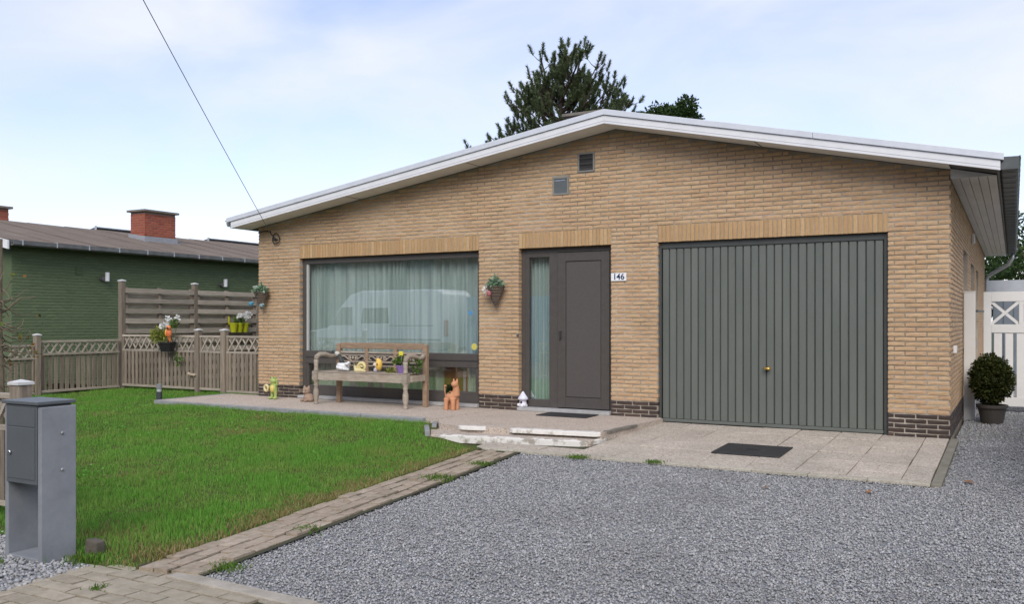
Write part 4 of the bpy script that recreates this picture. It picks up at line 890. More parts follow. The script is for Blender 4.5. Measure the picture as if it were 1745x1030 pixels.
# ------------------------------------------------------------------ garden bench
be = thing('garden_bench', (-8.1, -.47, .05), 'weathered teak bench with turned legs and carved back under the window', 'bench')
fx0, fx1, fy, bx0, bx1, by = -8.90, -7.295, -.665, -8.80, -7.235, -.27
prof = [(.034, .05), (.036, .07), (.024, .085), (.028, .10), (.042, .17), (.040, .25), (.027, .31), (.036, .325), (.036, .345), (.027, .36), (.042, .385), (.042, .40)]
for x in (fx0, fx1):
    lg = MB().lathe([(r_, z) for r_, z in prof], (x, fy, 0), 14).build('leg', BENCHW, be, smooth=True)
    MB().box(x-.045, x+.045, fy-.045, fy+.045, .40, .535).build('leg_block', BENCHW, lg, bevel=.006)
    MB().lathe([(.030, .535), (.040, .55), (.030, .565), (.028, .60), (.034, .66), (.034, .70)], (x, fy, 0), 14).build('arm_post', BENCHW, lg, smooth=True)
for x, xf in ((bx0, fx0), (bx1, fx1)):
    MB().box(x-.035, x+.035, by-.03, by+.035, .05, .93).build('back_leg', TEAKB, be, bevel=.006)
    MB().tube([(xf, fy, .69), (xf, fy+.01, .74), (xf+(x-xf)*.15, fy+.06, .775), (xf+(x-xf)*.4, fy+.15, .775), (xf+(x-xf)*.65, fy+.25, .74), (xf+(x-xf)*.85, fy+.32, .745), (x, by-.03, .79)], [.034, .037, .038, .036, .033, .036, .030], 10).build('armrest', BENCHW, be, smooth=True)
    MB().box(min(x, xf)+.0, max(x, xf)-.0+.02, fy+.046, by-.031, .42, .505).build('side_apron', BENCHW, be, bevel=.004)
MB().box(fx0+.046, fx1-.046, fy-.018, fy+.018, .405, .51).build('front_apron', BENCHW, be, bevel=.005); MB().box(bx0+.036, bx1-.036, by-.014, by+.016, .42, .505).build('back_apron', TEAKB, be, bevel=.004)
for i in range(5): MB().box(fx0+.03, fx1-.03, fy+.022+.074*i, fy+.088+.074*i, .512, .532).build('seat_slat', BENCHW, be, bevel=.004)
MB().box(bx0+.036, bx1-.036, by-.020, by+.024, .855, .945).build('top_rail', TEAKB, be, bevel=.008)
for z0, z1 in ((.79, .815), (.755, .768), (.655, .675), (.60, .615)): MB().box(bx0+.036, bx1-.036, by-.012, by+.014, z0, z1).build('back_rail', BENCHW, be, bevel=.003)
for t_ in (1/3, 2/3):
    x = bx0+(bx1-bx0)*t_; MB().box(x-.028, x+.028, by-.018, by+.020, .506, .856).build('back_stile', TEAKB, be, bevel=.004)
for i in range(3):
    xa = bx0+.04+(bx1-bx0)*i/3; xb = bx0-.04+(bx1-bx0)*(i+1)/3; cb = MB(); m_ = (xa+xb)/2
    for s_ in (-1, 1):
        cb.tube([(m_+s_*.02, by, .68), (m_+s_*.09, by, .70), (m_+s_*.16, by, .745), (m_+s_*.21, by, .74), (m_+s_*.22, by, .70), (m_+s_*.18, by, .69)], .011, 6)
        cb.tube([(m_+s_*.03, by, .75), (m_+s_*.08, by, .735), (m_+s_*.10, by, .70), (m_+s_*.06, by, .685)], .010, 6)
        cb.ball((m_+s_*.05, by, .715), (.022, .012, .022), 8)
    cb.ball((m_, by, .72), (.02, .014, .03), 8); cb.build('carved_panel', BENCHW, be, smooth=True)

# ------------------------------------------------------------------ ornaments
def col(name, c, r=.5, c2=None, s=12): return mat('orn_'+name, c, c2, s, r)
GRN = col('green', (.27, .36, .085), .5, (.36, .44, .14)); YEL = col('yellow', (.62, .50, .14), .45); CREAM = col('cream', (.68, .60, .34), .5, (.58, .48, .24)); TERRA = col('terracotta', (.60, .30, .165), .8, (.50, .23, .115)); CATM = col('catstone', (.36, .255, .185), .8, (.27, .185, .135), 18)
WHT = col('white', (.72, .73, .74), .5); DRK = col('dark', (.03, .032, .034), .5)
# frog standing on the terrace
fx, fy_, fz = -10.03, -.36, .05
fr = thing('frog_figurine', (fx, fy_, fz), 'green standing frog figurine with a yellow ring by the brick corner', 'figurine')
b = MB()
for s_ in (-1, 1):
    b.tube([(fx+s_*.035, fy_, fz+.02), (fx+s_*.036, fy_, fz+.07), (fx+s_*.032, fy_, fz+.13)], [.026, .024, .032], 10).ball((fx+s_*.045, fy_-.025, fz+.018), (.034, .045, .019), 10)
b.ball((fx, fy_, fz+.165), (.062, .055, .075), 14).ball((fx, fy_-.005, fz+.285), (.062, .055, .048), 14).tube([(fx, fy_, fz+.21), (fx, fy_, fz+.27)], [.045, .04], 10)
b.tube([(fx+.045, fy_, fz+.215), (fx+.085, fy_-.02, fz+.225), (fx+.085, fy_-.03, fz+.285)], [.022, .018, .018], 8).ball((fx+.085, fy_-.03, fz+.295), .024, 8)
b.tube([(fx-.045, fy_, fz+.21), (fx-.09, fy_-.03, fz+.17), (fx-.07, fy_-.06, fz+.15)], [.022, .018, .016], 8)
for s_ in (-1, 1): b.ball((fx+s_*.032, fy_-.01, fz+.328), .024, 10)
b.build('body', GRN, fr, remesh=.007)
MB().ball((fx, fy_-.030, fz+.165), (.045, .038, .062), 12).build('belly', YEL, fr, smooth=True)
MB().tube([(fx-.085+.010*math.cos(a)*0+.036*math.cos(a), fy_-.075, fz+.175+.045*math.sin(a)) for a in [i*2*math.pi/16 for i in range(17)]], .019, 8, cap=False).build('ring', CREAM, fr, smooth=True)
for s_ in (-1, 1): MB().ball((fx+s_*.034, fy_-.030, fz+.332), .009, 8).build('eye', DRK, fr)
# sitting cat
cx_, cy_ = -9.29, -.42
ca = thing('cat_figurine', (cx_, cy_, .05), 'brown sitting cat figurine beside the front leg of the bench', 'figurine')
b = MB().ball((cx_+.02, cy_, .11), (.085, .075, .072), 14).ball((cx_, cy_-.02, .21), (.068, .062, .060), 14).ball((cx_-.06, cy_-.05, .07), (.03, .04, .024), 8).ball((cx_+.03, cy_-.075, .07), (.028, .04, .024), 8)
b.ball((cx_+.085, cy_-.02, .085), (.05, .06, .04), 10).ball((cx_, cy_-.078, .195), (.026, .018, .018), 8)
for s_ in (-1, 1): b.lathe([(.024, 0), (.016, .025), (.002, .05)], (cx_+s_*.042, cy_-.015, .25), 8)
b.build('body', CATM, ca, remesh=.007)
for s_ in (-1, 1): MB().ball((cx_+s_*.026, cy_-.078, .222), .008, 6).build('eye', DRK, ca)
# terracotta animal planter
lx, ly, lz = -6.70, -.42, .05
ll = thing('animal_planter', (lx, ly, lz), 'orange terracotta animal planter with dark plant left of the door pier', 'planter')
b = MB()
for sx_ in (-.06, .055):
    for sy_ in (-.05, .05): b.tube([(lx+sx_, ly+sy_, lz), (lx+sx_, ly+sy_, lz+.07), (lx+sx_*.9, ly+sy_*.9, lz+.16)], [.032, .030, .040], 10)
b.ball((lx, ly, lz+.19), (.105, .075, .075), 16).tube([(lx+.065, ly, lz+.20), (lx+.08, ly-.01, lz+.28), (lx+.075, ly-.02, lz+.34)], [.060, .046, .044], 12).ball((lx+.078, ly-.045, lz+.355), (.046, .060, .044), 12)
for s_ in (-1, 1): b.lathe([(.016, 0), (.014, .03), (.003, .055)], (lx+.075+s_*.028, ly-.02, lz+.385), 8)
b.tube([(lx-.085, ly, lz+.22), (lx-.105, ly, lz+.30), (lx-.10, ly, lz+.335)], [.028, .020, .022], 8)
b.build('body', TERRA, ll, remesh=.008)
def sphere_pts(n, c, r, rg=None, shell=.75):
    rg = rg or rng; d = rg.normal(size=(n, 3)); d /= np.linalg.norm(d, axis=1)[:, None]
    return np.array(c)+d*np.array(r)*rg.uniform(shell, 1, (n, 1))**.7, d
def plant(name, parent, c, r, n, size, m, aspect=.5, shell=.2):
    P_, d_ = sphere_pts(n, c, r, shell=shell); v, t_ = leafcloud(P_, d_, size, aspect=aspect); return npmesh(name, v, t_, m, parent, off=absloc(parent))
DKLEAF = leafmat('dark_leaf', [(.012, .025, .012), (.02, .04, .018), (.035, .06, .02)], .1)
MIDLEAF = leafmat('mid_leaf', [(.05, .11, .02), (.09, .17, .03), (.14, .22, .05)], .25)
YELLEAF = leafmat('yellow_leaf', [(.20, .24, .04), (.33, .34, .07), (.12, .19, .03), (.40, .38, .12)], .25)
SUCC = leafmat('succulent_leaf', [(.10, .20, .10), (.20, .32, .20), (.34, .44, .34), (.08, .15, .07)], .15)
PETAL = leafmat('white_petal', [(.75, .75, .72), (.82, .82, .80)], .3)
plant('foliage', ll, (lx-.015, ly-.005, lz+.275), (.065, .06, .055), 260, .04, DKLEAF)
# little house lantern on the door sill
hx, hy, hz = -5.83, .02, .095
lh = thing('house_lantern', (hx, hy, hz), 'small white and lilac cottage ornament standing on the door sill', 'figurine')
MB().lathe([(.062, 0), (.066, .02), (.05, .05), (.047, .095), (.05, .105)], (hx, hy, hz), 14).build('cottage_wall', col('lilac', (.60, .58, .70), .4, (.75, .74, .76), 20), lh, smooth=True)
MB().lathe([(.078, .10), (.062, .13), (.035, .17), (.012, .205), (.0, .215)], (hx, hy, hz), 14).build('cottage_roof', col('paleroof', (.55, .57, .72), .4, (.74, .74, .78), 18), lh, smooth=True)
for s_ in (-1, 1): MB().ball((hx+s_*.045, hy-.045, hz+.03), .022, 8).build('blossom', WHT, lh)
MB().lathe([(.016, 0), (.016, .006), (.004, .008)], (hx, hy-.048, hz+.065), 10, M=Matrix.Rotation(R(90), 4, 'X')).build('cottage_window', DRK, lh)
# things on the bench seat
SZ = .532
def bench_item(name, x, y, label): return thing(name, (x, y, SZ), label, 'figurine')
x, y = -8.53, -.50
t_ = bench_item('sheep_planter', x, y, 'white woolly animal pot at the left end of the bench seat'); t_['category'] = 'pot'
b = MB().lathe([(.055, 0), (.088, .03), (.095, .08), (.088, .115), (.070, .125), (.065, .10)], (x, y, SZ), 16)
for i in range(26): a = i*2.4; b.ball((x+.086*math.cos(a), y+.086*math.sin(a), SZ+.025+.10*((i*.618) % 1)), .024, 6)
b.build('pot', WHT, t_, smooth=True); MB().ball((x+.10, y-.05, SZ+.11), (.032, .026, .02), 8).build('ear', WHT, t_, smooth=True)
t_ = bench_item('garden_tool', x, y, 'dark rod with pale grip leaning from the white pot to the armrest'); t_['category'] = 'tool'
MB().tube([(x-.01, y-.0, SZ+.10), (x-.06, y+.01, SZ+.18), (x-.10, y+.02, SZ+.235)], [.034, .030, .026], 10).build('shaft', col('slate', (.045, .055, .055), .6), t_, smooth=True)
MB().tube([(x-.10, y+.02, SZ+.235), (x-.13, y+.02, SZ+.255), (x-.155, y+.02, SZ+.265)], [.030, .036, .03], 10).build('grip', col('palegrip', (.5, .49, .45), .6), t_, smooth=True)
MB().tube([(x-.155, y+.02, SZ+.25), (x-.20, y+.02, SZ+.275), (x-.215, y+.02, SZ+.30)], [.02, .022, .012], 8).build('tip', DRK, t_, smooth=True)
x, y = -8.19, -.52
t_ = bench_item('snail_figurine', x, y, 'cream coloured snail figurine near the middle of the bench seat')
b = MB().tube([(x-.10, y-.01, SZ+.02), (x-.06, y-.01, SZ+.018), (x+.03, y, SZ+.02), (x+.09, y, SZ+.012)], [.026, .03, .03, .012], 10).tube([(x-.085, y-.01, SZ+.02), (x-.095, y-.01, SZ+.07), (x-.09, y-.01, SZ+.085)], [.026, .024, .026], 10)
for s_ in (-1, 1): b.tube([(x-.092+s_*.014, y-.01, SZ+.10), (x-.10+s_*.025, y-.01, SZ+.135)], [.006, .005], 6)
b.build('body', CREAM, t_, remesh=.006); MB().tube([(x+.02+(.012+.0065*a)*math.cos(a*1.0), y-.012+.002*a, SZ+.065+(.012+.0065*a)*math.sin(a)) for a in [i*.4 for i in range(26)]], [.010+.0007*i for i in range(26)], 8).build('shell', col('shell', (.66, .56, .26), .45), t_, smooth=True)
x, y = -7.90, -.50
t_ = bench_item('bee_figurine', x, y, 'small figurine with large yellow hood and striped body on the bench')
MB().ball((x+.02, y, SZ+.11), (.052, .05, .088), 14).lathe([(.03, .17), (.018, .195), (.0, .205)], (x, y, SZ), 10).build('hood', col('amber', (.72, .42, .06), .5, (.78, .55, .14)), t_, smooth=True)
MB().ball((x-.025, y-.035, SZ+.105), (.032, .026, .036), 12).build('face', col('face', (.62, .52, .42), .6), t_, smooth=True)
MB().ball((x-.028, y-.058, SZ+.085), (.018, .014, .014), 10).build('muzzle', DRK, t_, smooth=True); MB().lathe([(.026, 0), (.030, .04), (.022, .075)], (x-.025, y-.02, SZ), 10).build('striped_body', col('purplegrey', (.30, .28, .36), .6, (.62, .60, .62), 30), t_, smooth=True)
MB().ball((x+.025, y-.048, SZ+.115), (.010, .008, .020), 8).build('eye', DRK, t_)
x, y = -7.47, -.50
t_ = thing('purple_flowerpot', (x, y, SZ), 'purple pot with trailing green plant at the right end of the bench', 'plant pot')
MB().lathe([(.06, 0), (.085, .09), (.09, .095), (.09, .11), (.08, .11), (.07, .08)], (x, y, SZ), 16).build('pot', col('purple', (.25, .16, .40), .45), t_, smooth=False)
plant('foliage', t_, (x-.01, y, SZ+.16), (.12, .09, .075), 260, .055, MIDLEAF, .4); plant('trailing_leaf', t_, (x-.17, y-.02, SZ+.03), (.11, .03, .03), 70, .04, YELLEAF, .5)
plant('trailing_leaf', t_, (x+.21, y+.05, SZ+.10), (.08, .05, .10), 90, .05, MIDLEAF, .5)
MB().tube([(x-.01, y, SZ+.1), (x-.012, y-.01, SZ+.27)], .006, 6).build('stake', WHT, t_); MB().box(x-.045, x+.025, y-.03, y-.005, SZ+.245, SZ+.305).build('yellow_tag', col('lemon', (.70, .62, .05), .5), t_, bevel=.01)

# hanging cone baskets on the wall
WICK = mat('wicker', (.16, .125, .095), (.085, .065, .05), 40, .9, .8, 120)
def basket(x, z, label, extra):
    t_ = thing('wall_basket', (x, -.10, z), label, 'hanging basket', 'cone baskets on the brick wall')
    h_ = .28; b = MB().lathe([(.004, z-h_), (.05, z-h_*.75), (.09, z-h_*.4), (.12, z-.05), (.135, z), (.125, z), (.10, z-.04)], (x, -.105, 0), 18, 1, .70); b.build('cone', WICK, t_)
    for k in range(7): MB().tube([(x+(.135*(1-k/7.6))*math.cos(a), -.105+(.135*(1-k/7.6))*.72*math.sin(a), z-.01-k*.038) for a in [i*2*math.pi/18 for i in range(19)]], .008, 5, cap=False).build('weave', WICK, t_)
    plant('succulent', t_, (x, -.12, z+.03), (.13, .08, .045), 240, .06, SUCC, .6)
    plant('sprig', t_, (x+.0, -.10, z+.08), (.04, .03, .05), 50, .06, SUCC, .35); extra(t_, x, z)
def ex1(t_, x, z):
    for dx, dz, c_ in ((-.13, -.19, (.05, .25, .36)), (.10, -.22, (.20, .30, .30))):
        MB().ball((x+dx, -.20, z+dz), (.045, .03, .035), 10).ball((x+dx+.045, -.21, z+dz+.018), .022, 8).build('bird', col('bird%d' % int(dx*100), c_, .4), t_, smooth=True)
def ex2(t_, x, z):
    MB().ball((x-.05, -.20, z-.10), (.035, .025, .04), 10).build('pink_bloom', col('pink', (.36, .12, .13), .7), t_); plant('hanging_sprig', t_, (x-.115, -.16, z-.04), (.03, .03, .07), 60, .04, PETAL, .6)
basket(-10.55, 1.73, 'wicker cone basket with succulents and small birds at the left brick corner', ex1); basket(-6.19, 1.74, 'wicker cone basket with succulents on the pier between window and door', ex2)

# flower pots hung on the fences
fpx = thing('black_fence_pot', (-12.86, .08, .74), 'black pot of yellow green plants hung on the picket fence', 'plant pot')
MB().lathe([(.11, .735), (.145, .87), (.155, .875), (.155, .90), (.14, .90), (.125, .86)], (-12.86, -.02, 0), 16).build('pot', mat('pot_black', (.018, .018, .02), None, rough=.4), fpx)
plant('foliage', fpx, (-13.02, -.05, 1.02), (.21, .13, .15), 900, .045, YELLEAF, .5, .1)
plant('foliage', fpx, (-12.68, -.02, 1.22), (.07, .06, .10), 120, .05, MIDLEAF, .5)
MB().tube([(-12.93, -.02, .9), (-12.95, .0, 1.33)], .004, 5).tube([(-12.80, -.02, .9), (-12.76, -.01, 1.30)], .004, 5).tube([(-12.72, -.02, .9), (-12.58, -.01, 1.31)], .004, 5).build('stem', MIDLEAF, fpx)
for dx, dz in ((-12.98, 1.16), (-12.88, 1.19), (-12.80, 1.20), (-12.77, 1.27), (-12.58, 1.32), (-12.83, 1.31)): plant('blossom', fpx, (dx, -.04, dz), (.025, .02, .025), 26, .05, PETAL, .8)
pa = thing('parrot_ornament', (-12.73, -.08, .9), 'red and orange parrot ornament perched in the black fence pot', 'figurine')
MB().ball((-12.745, -.08, 1.06), (.055, .05, .085), 12).ball((-12.73, -.10, 1.15), (.05, .045, .045), 12).tube([(-12.75, -.07, 1.0), (-12.75, -.05, .90)], [.035, .015], 8).build('body', col('red', (.62, .12, .05), .45, (.70, .30, .10), 9), pa, remesh=.008)
MB().lathe([(.018, 0), (.010, .02), (.001, .035)], (-12.705, -.14, 1.145), 8, M=Matrix.Rotation(R(100), 4, 'X')).build('beak', DRK, pa); MB().ball((-12.79, -.09, 1.06), (.02, .04, .07), 10).build('wing', col('orange', (.72, .34, .06), .45), pa, smooth=True)
for dz_, dx_ in ((0, 0),): plant('hanging_leaf', fpx, (-12.62, .02, .60), (.06, .03, .10), 60, .05, MIDLEAF, .6)
yp = thing('lime_fence_pot', (-14.2, 2.93, 1.05), 'lime green triple pot with white flowers hung on the slat screen', 'plant pot')
LIME = mat('lime_plastic', (.42, .44, .02), (.36, .38, .015), 6, .35)
for i in range(3): MB().lathe([(.055, 1.03), (.085, 1.20), (.092, 1.20), (.092, 1.225), (.08, 1.225), (.07, 1.18)], (-14.20, 2.77+.155*i, 0), 14).build('pot', LIME, yp)
MB().bar((-14.27, 2.69, 1.21), (-14.27, 3.17, 1.21), .02, .04).bar((-14.26, 2.70, 1.2), (-14.26, 2.70, 1.36), .02, .03).build('hanger', LIME, yp)
plant('foliage', yp, (-14.19, 2.93, 1.28), (.08, .14, .10), 240, .06, MIDLEAF, .4); 
for dy, dz in ((2.87, 1.38), (2.98, 1.36), (3.05, 1.33), (3.10, 1.42), (3.14, 1.40)): plant('blossom', yp, (-14.14, dy, dz), (.035, .035, .03), 40, .05, PETAL, .8)
# garden light
bo = thing('bollard_light', (-12.0, -1.0, 0), 'small dark garden bollard light at the left end of the terrace', 'lamp')
bo.location = (-11.72, -1.12, .0); ABS[bo.name] = Vector(bo.location)
MB().lathe([(.045, -.02), (.045, .15), (.04, .155)], (-11.72, -1.12, 0), 14).build('stem', mat('bollard_dark', (.05, .055, .06), None, rough=.4), bo); MB().lathe([(.036, .155), (.036, .20)], (-11.72, -1.12, 0), 14).build('diffuser', mat('diffuser', (.42, .44, .44), None, rough=.3), bo); MB().lathe([(.046, .20), (.046, .27), (.03, .275)], (-11.72, -1.12, 0), 14).build('cap', mat('bollard_grey', (.20, .21, .21), None, rough=.4), bo)

# ------------------------------------------------------------------ right side: gate, shed, potted shrub
gw_ = mat('gate_white', (.74, .73, .70), (.68, .67, .63), 4, .5, .05, 30)
gp2 = thing('gate_post', (-.515, 2.7, -.05), 'wide white gate post close to the brick side wall', 'post'); MB().box(-.582, -.448, 2.64, 2.76, -.1, 1.645).build('post', gw_, gp2, bevel=.006); MB().box(-.588, -.442, 2.634, 2.766, 1.646, 1.66).build('cap', gw_, gp2, bevel=.003)
ga = thing('white_gate', (.1, 4, 0), 'white painted wooden gate with crossed brace panel beside the house', 'gate'); GXa, GXb = -.386, .95
MB().box(GXa, GXa+.10, 3.97, 4.03, -.07, 1.685).build('stile', gw_, ga, bevel=.004); MB().box(GXb-.10, GXb, 3.97, 4.03, -.07, 1.685).build('stile', gw_, ga, bevel=.004)
for z0, z1 in ((1.545, 1.684), (1.095, 1.215), (.04, .17)): MB().box(GXa+.101, GXb-.101, 3.972, 4.028, z0, z1).build('rail', gw_, ga, bevel=.004)
for i in range(3):
    xa = GXa+.10+.3787*i; xb = xa+.3787
    if i < 2: MB().box(xb-.03, xb+.03, 3.974, 4.026, 1.216, 1.544).build('mullion', gw_, ga, bevel=.003)
    a_, c_ = xa+(.03 if i else .0), xb-(.03 if i < 2 else 0)
    MB().bar((a_, 3.995, 1.218), (c_, 3.995, 1.542), .03, .04).build('brace', gw_, ga); MB().bar((a_, 4.008, 1.542), (c_, 4.008, 1.218), .03, .04).build('brace', gw_, ga)
for i in range(8): MB().box(GXa+.135+.142*i, GXa+.235+.142*i, 3.985, 4.01, .171, 1.094).build('picket', gw_, ga, bevel=.003)
MB().bar((-.44, 3.0, 1.40), (-.39, 3.9, 1.40), .03, .03).build('hinge_bar', GUTTER, ga)
sh = thing('garden_shed', (.6, 15, 0), 'blue grey corrugated metal shed behind the white gate', 'shed')
MB().box(-.45, 3.0, 14.02, 17, -.1, 2.0).build('wall', mat('shed_blue', (.20, .235, .27), (.16, .19, .22), 4, .5, metal=.2), sh)
for i in range(15): MB().box(-.44+.22*i, -.32+.22*i, 13.995, 14.021, -.05, 1.99).build('wall_rib', MATS['shed_blue'], sh)
MB().box(-.6, 3.2, 13.9, 17.1, 2.0, 2.04).box(-.6, 3.2, 13.88, 13.91, 1.95, 2.25).build('roof', mat('shed_roof', (.42, .45, .48), (.36, .38, .41), 4, .5), sh)
pt = thing('potted_shrub', (-.245, 2.3, -.06), 'clipped dark green shrub in a brown plastic pot before the white gate', 'potted plant')
POTM = mat('pot_brown', (.055, .048, .042), (.07, .062, .055), 8, .55)
MB().lathe([(.115, -.062), (.125, -.05), (.160, .13), (.166, .15), (.182, .155), (.185, .195), (.172, .197), (.160, .16)], (-.245, 2.3, 0), 24).build('pot', POTM, pt, smooth=False)
MB().lathe([(.158, .15), (.0, .165)], (-.245, 2.3, 0), 20).build('potting_soil', SOIL, pt)
MB().tube([(-.245, 2.3, .15), (-.25, 2.3, .24), (-.24, 2.31, .40)], [.028, .022, .014], 8).build('trunk', mat('bark', (.075, .058, .042), (.045, .035, .028), 14, .9, .6, 40, stretch=(5, 5, 1)), pt)
BOXL = leafmat('box_leaf', [(.014, .026, .008), (.025, .042, .011), (.045, .060, .016), (.075, .072, .018), (.02, .036, .010), (.06, .048, .016)], .12)
Pn_, dn_ = sphere_pts(11000, (0, 0, 0), (1, 1, 1), shell=.35); lump = np.array([1+.13*mnoise.noise(Vector(d)*2.6)+.07*mnoise.noise(Vector(d)*6) for d in dn_])
Pn_ = np.array((-.255, 2.3, .515))+Pn_*lump[:, None]*np.array((.25, .24, .32)); v, t3 = leafcloud(Pn_, dn_, .034, .8, .6); npmesh('crown', v, t3, BOXL, pt, off=absloc(pt))

# ------------------------------------------------------------------ trees
BARK = MATS['bark']
NEED = leafmat('pine_needle', [(.075, .105, .05), (.11, .15, .07), (.15, .195, .095), (.09, .125, .058), (.20, .22, .12)], .3)
def foxtails(bases, dirs, lens, rg, nd=120, nl=.165):
    Vs = []; n = len(bases)
    t = rg.uniform(0.05, 1, (n, nd)); a = rg.uniform(0, 2*math.pi, (n, nd))
    D = dirs/np.linalg.norm(dirs, axis=1)[:, None]; e = np.cross(D, np.array([.3, .8, .2])); e /= np.linalg.norm(e, axis=1)[:, None]; g_ = np.cross(D, e)
    base = bases[:, None]+D[:, None]*(lens[:, None]*t)[..., None]; rad = e[:, None]*np.cos(a)[..., None]+g_[:, None]*np.sin(a)[..., None]
    sp = rg.uniform(.45, .95, (n, nd, 1)); dr = D[:, None]*(1-sp*.5)+rad*sp; dr /= np.linalg.norm(dr, axis=2)[..., None]
    ln = nl*rg.uniform(.7, 1.2, (n, nd, 1))*(1-.35*t[..., None]); tip = base+dr*ln; sd_ = np.cross(dr, rad+rg.normal(0, .3, (n, nd, 3))); sd_ /= np.linalg.norm(sd_, axis=2)[..., None]+1e-9
    v = np.stack([base-sd_*.013, base+sd_*.013, tip], 2).reshape(-1, 3); return v, np.arange(len(v)).reshape(-1, 3)
pine = thing('pine_tree', (-13.15, 16, 0), 'tall pine with foxtail needle clumps rising behind the roof ridge', 'tree')
TX, TY = -13.15, 16.0; rg = np.random.default_rng(21); r3 = random.Random(5)
wood = MB(); tb = []; td = []; tl = []
def limb(a, b, r0, lift=.25, side=5, tuft=True):
    a, b = Vector(a), Vector(b); m_ = a.lerp(b, .55); m_.z -= lift*(b-a).length*.35
    pts = []
    for i in range(7):
        t = i/6; pts.append((a*(1-t)**2+m_*2*t*(1-t)+b*t*t)+Vector((r3.gauss(0, .02), r3.gauss(0, .02), r3.gauss(0, .02)))*(t > 0))
    wood.tube(pts, [r0*(1-.85*i/6)+.006 for i in range(7)], 5, cap=False)
    d = (pts[-1]-pts[-2]).normalized(); up = (d+Vector((0, 0, .9))).normalized()
    tb.append(pts[-1]-up*.30); td.append(up); tl.append(r3.uniform(.34, .5))
    for k in range(side):
        t = r3.uniform(.35, .95); i = int(t*6); p = pts[i].lerp(pts[min(i+1, 6)], t*6-i); dd = Vector((r3.gauss(0, 1), r3.gauss(0, 1), r3.uniform(.1, .9)))+d*.8; dd.normalize(); L0 = r3.uniform(.2, .55)
        q = p+dd*L0; wood.tube([p, p.lerp(q, .5)-Vector((0, 0, .03)), q], [.016, .011, .006], 4, cap=False)
        u2 = (dd+Vector((0, 0, 1.1))).normalized(); tb.append(q-u2*.06); td.append(u2); tl.append(r3.uniform(.26, .45))
# leaders, in metres from the trunk foot (across, up)
lead = [(.80, 10.62), (-.52, 10.48), (.05, 9.9), (-1.05, 10.1), (1.55, 9.7)]
wood.tube([(TX, TY, -.2), (TX+.05, TY, 3), (TX, TY+.05, 6), (TX+.05, TY, 7.6)], [.26, .22, .17, .13], 10)
for dx, z in [(q[0]*.95, q[1]-.5) for q in lead]:
    a = Vector((TX+.05, TY, 6.6 if abs(dx) < .9 else 6.2)); b_ = Vector((TX+dx, TY+r3.uniform(-.4, .4), z)); limb(a, b_, .09, -.15, 7)
tips = [(-2.7, 8.1), (-2.25, 8.65), (-3.0, 7.35), (-2.5, 7.55), (-1.9, 7.8), (2.45, 8.65), (1.7, 9.15), (-1.45, 9.25), (.45, 10.35), (1.25, 10.25), (.55, 10.2), (-.12, 10.2), (-1.10, 10.02), (-.95, 9.75), (-1.55, 9.55), (-1.68, 9.1), (-1.95, 8.9), (-2.5, 8.45), (-2.95, 7.75), (-3.15, 7.5), (-2.75, 7.4), (-2.0, 8.25), (-2.35, 7.95), (1.72, 9.9), (1.5, 9.45), (2.05, 9.15), (2.3, 8.95), (2.72, 8.85), (2.78, 8.5), (2.35, 8.45), (2.15, 9.35), (-.45, 9.9), (.2, 9.8), (.9, 9.9), (1.0, 9.4), (-.3, 9.3), (1.85, 8.7), (-1.3, 8.9), (-.8, 9.2), (2.0, 8.3), (1.2, 8.8), (-1.7, 8.3)]
for dx, z in [(q[0]*.93, q[1]-.45) for q in tips]:
    dy = r3.uniform(-.9, .9); a = Vector((TX+dx*.12, TY, max(5.0, z-.55-abs(dx)*.42))); limb(a, (TX+dx, TY+dy, z), .045, .22, 9)
for i in range(48):
    a_ = r3.uniform(0, 6.283); z = r3.uniform(4.6, 9.2); env = max(.5, 3.3*(1-(z-5.2)/5.9)**.75) if z > 5.2 else 2.8; rr = env*r3.uniform(.45, .92)
    a = Vector((TX, TY, max(3.5, z-.4-rr*.3))); limb(a, (TX+rr*math.cos(a_), TY+rr*math.sin(a_), z), .04, .25, 7)
wood.build('trunk', BARK, pine, fix=False)
v, t3 = foxtails(np.array([tuple(p) for p in tb]), np.array([tuple(p) for p in td]), np.array(tl), rg); npmesh('crown', v, t3, NEED, pine, off=absloc(pine))
def leaf_tree(name, x, y, h, r, label, m, seed, n=5200, size=.13, zlo=.38, lobes=9, group=None):
    rg_ = np.random.default_rng(seed); r_ = random.Random(seed); t_ = thing(name, (x, y, -.05), label, 'tree', group); tw = MB()
    tw.tube([(x, y, -.1), (x+.05, y, h*.25), (x, y+.05, h*.5), (x+.03, y, h*.8)], [.16, .13, .09, .03], 8, cap=False); Ps_ = []; Ds_ = []
    for i in range(lobes):
        a = r_.uniform(0, 6.28); rr = r*r_.uniform(.25, .8); z = h*r_.uniform(zlo, .93); k = 1-abs(z/h-.6)*1.1 if zlo < .5 else 1; c_ = Vector((x+rr*k*math.cos(a), y+rr*k*math.sin(a), z)); tw.tube([(x, y, z*.62), (x, y, z*.62)+Vector((0, 0, 0)) if False else ((x+c_.x)/2, (y+c_.y)/2, z*.84), c_], [.05, .03, .01], 5, cap=False)
        rad = r*r_.uniform(.28, .48)*(1 if zlo < .5 else .62); q, d = sphere_pts(n//lobes, c_, (rad, rad, rad*.8), rg_, .3); q += rg_.normal(0, .04, q.shape); Ps_.append(q); Ds_.append(d)
    tw.build('trunk', BARK, t_, fix=False); v, t4 = leafcloud(np.concatenate(Ps_), np.concatenate(Ds_), size, .9, .55, rg_); npmesh('crown', v, t4, m, t_, off=absloc(t_))
TREEL = leafmat('tree_leaf', [(.022, .045, .016), (.035, .065, .02), (.055, .09, .028), (.03, .055, .018)], .2)
leaf_tree('broadleaf_tree', -11.95, 24, 10.55, 1.75, 'dark leafy tree top just right of the pine above the roof', TREEL, 3, 12000, .14, zlo=.78, lobes=20)
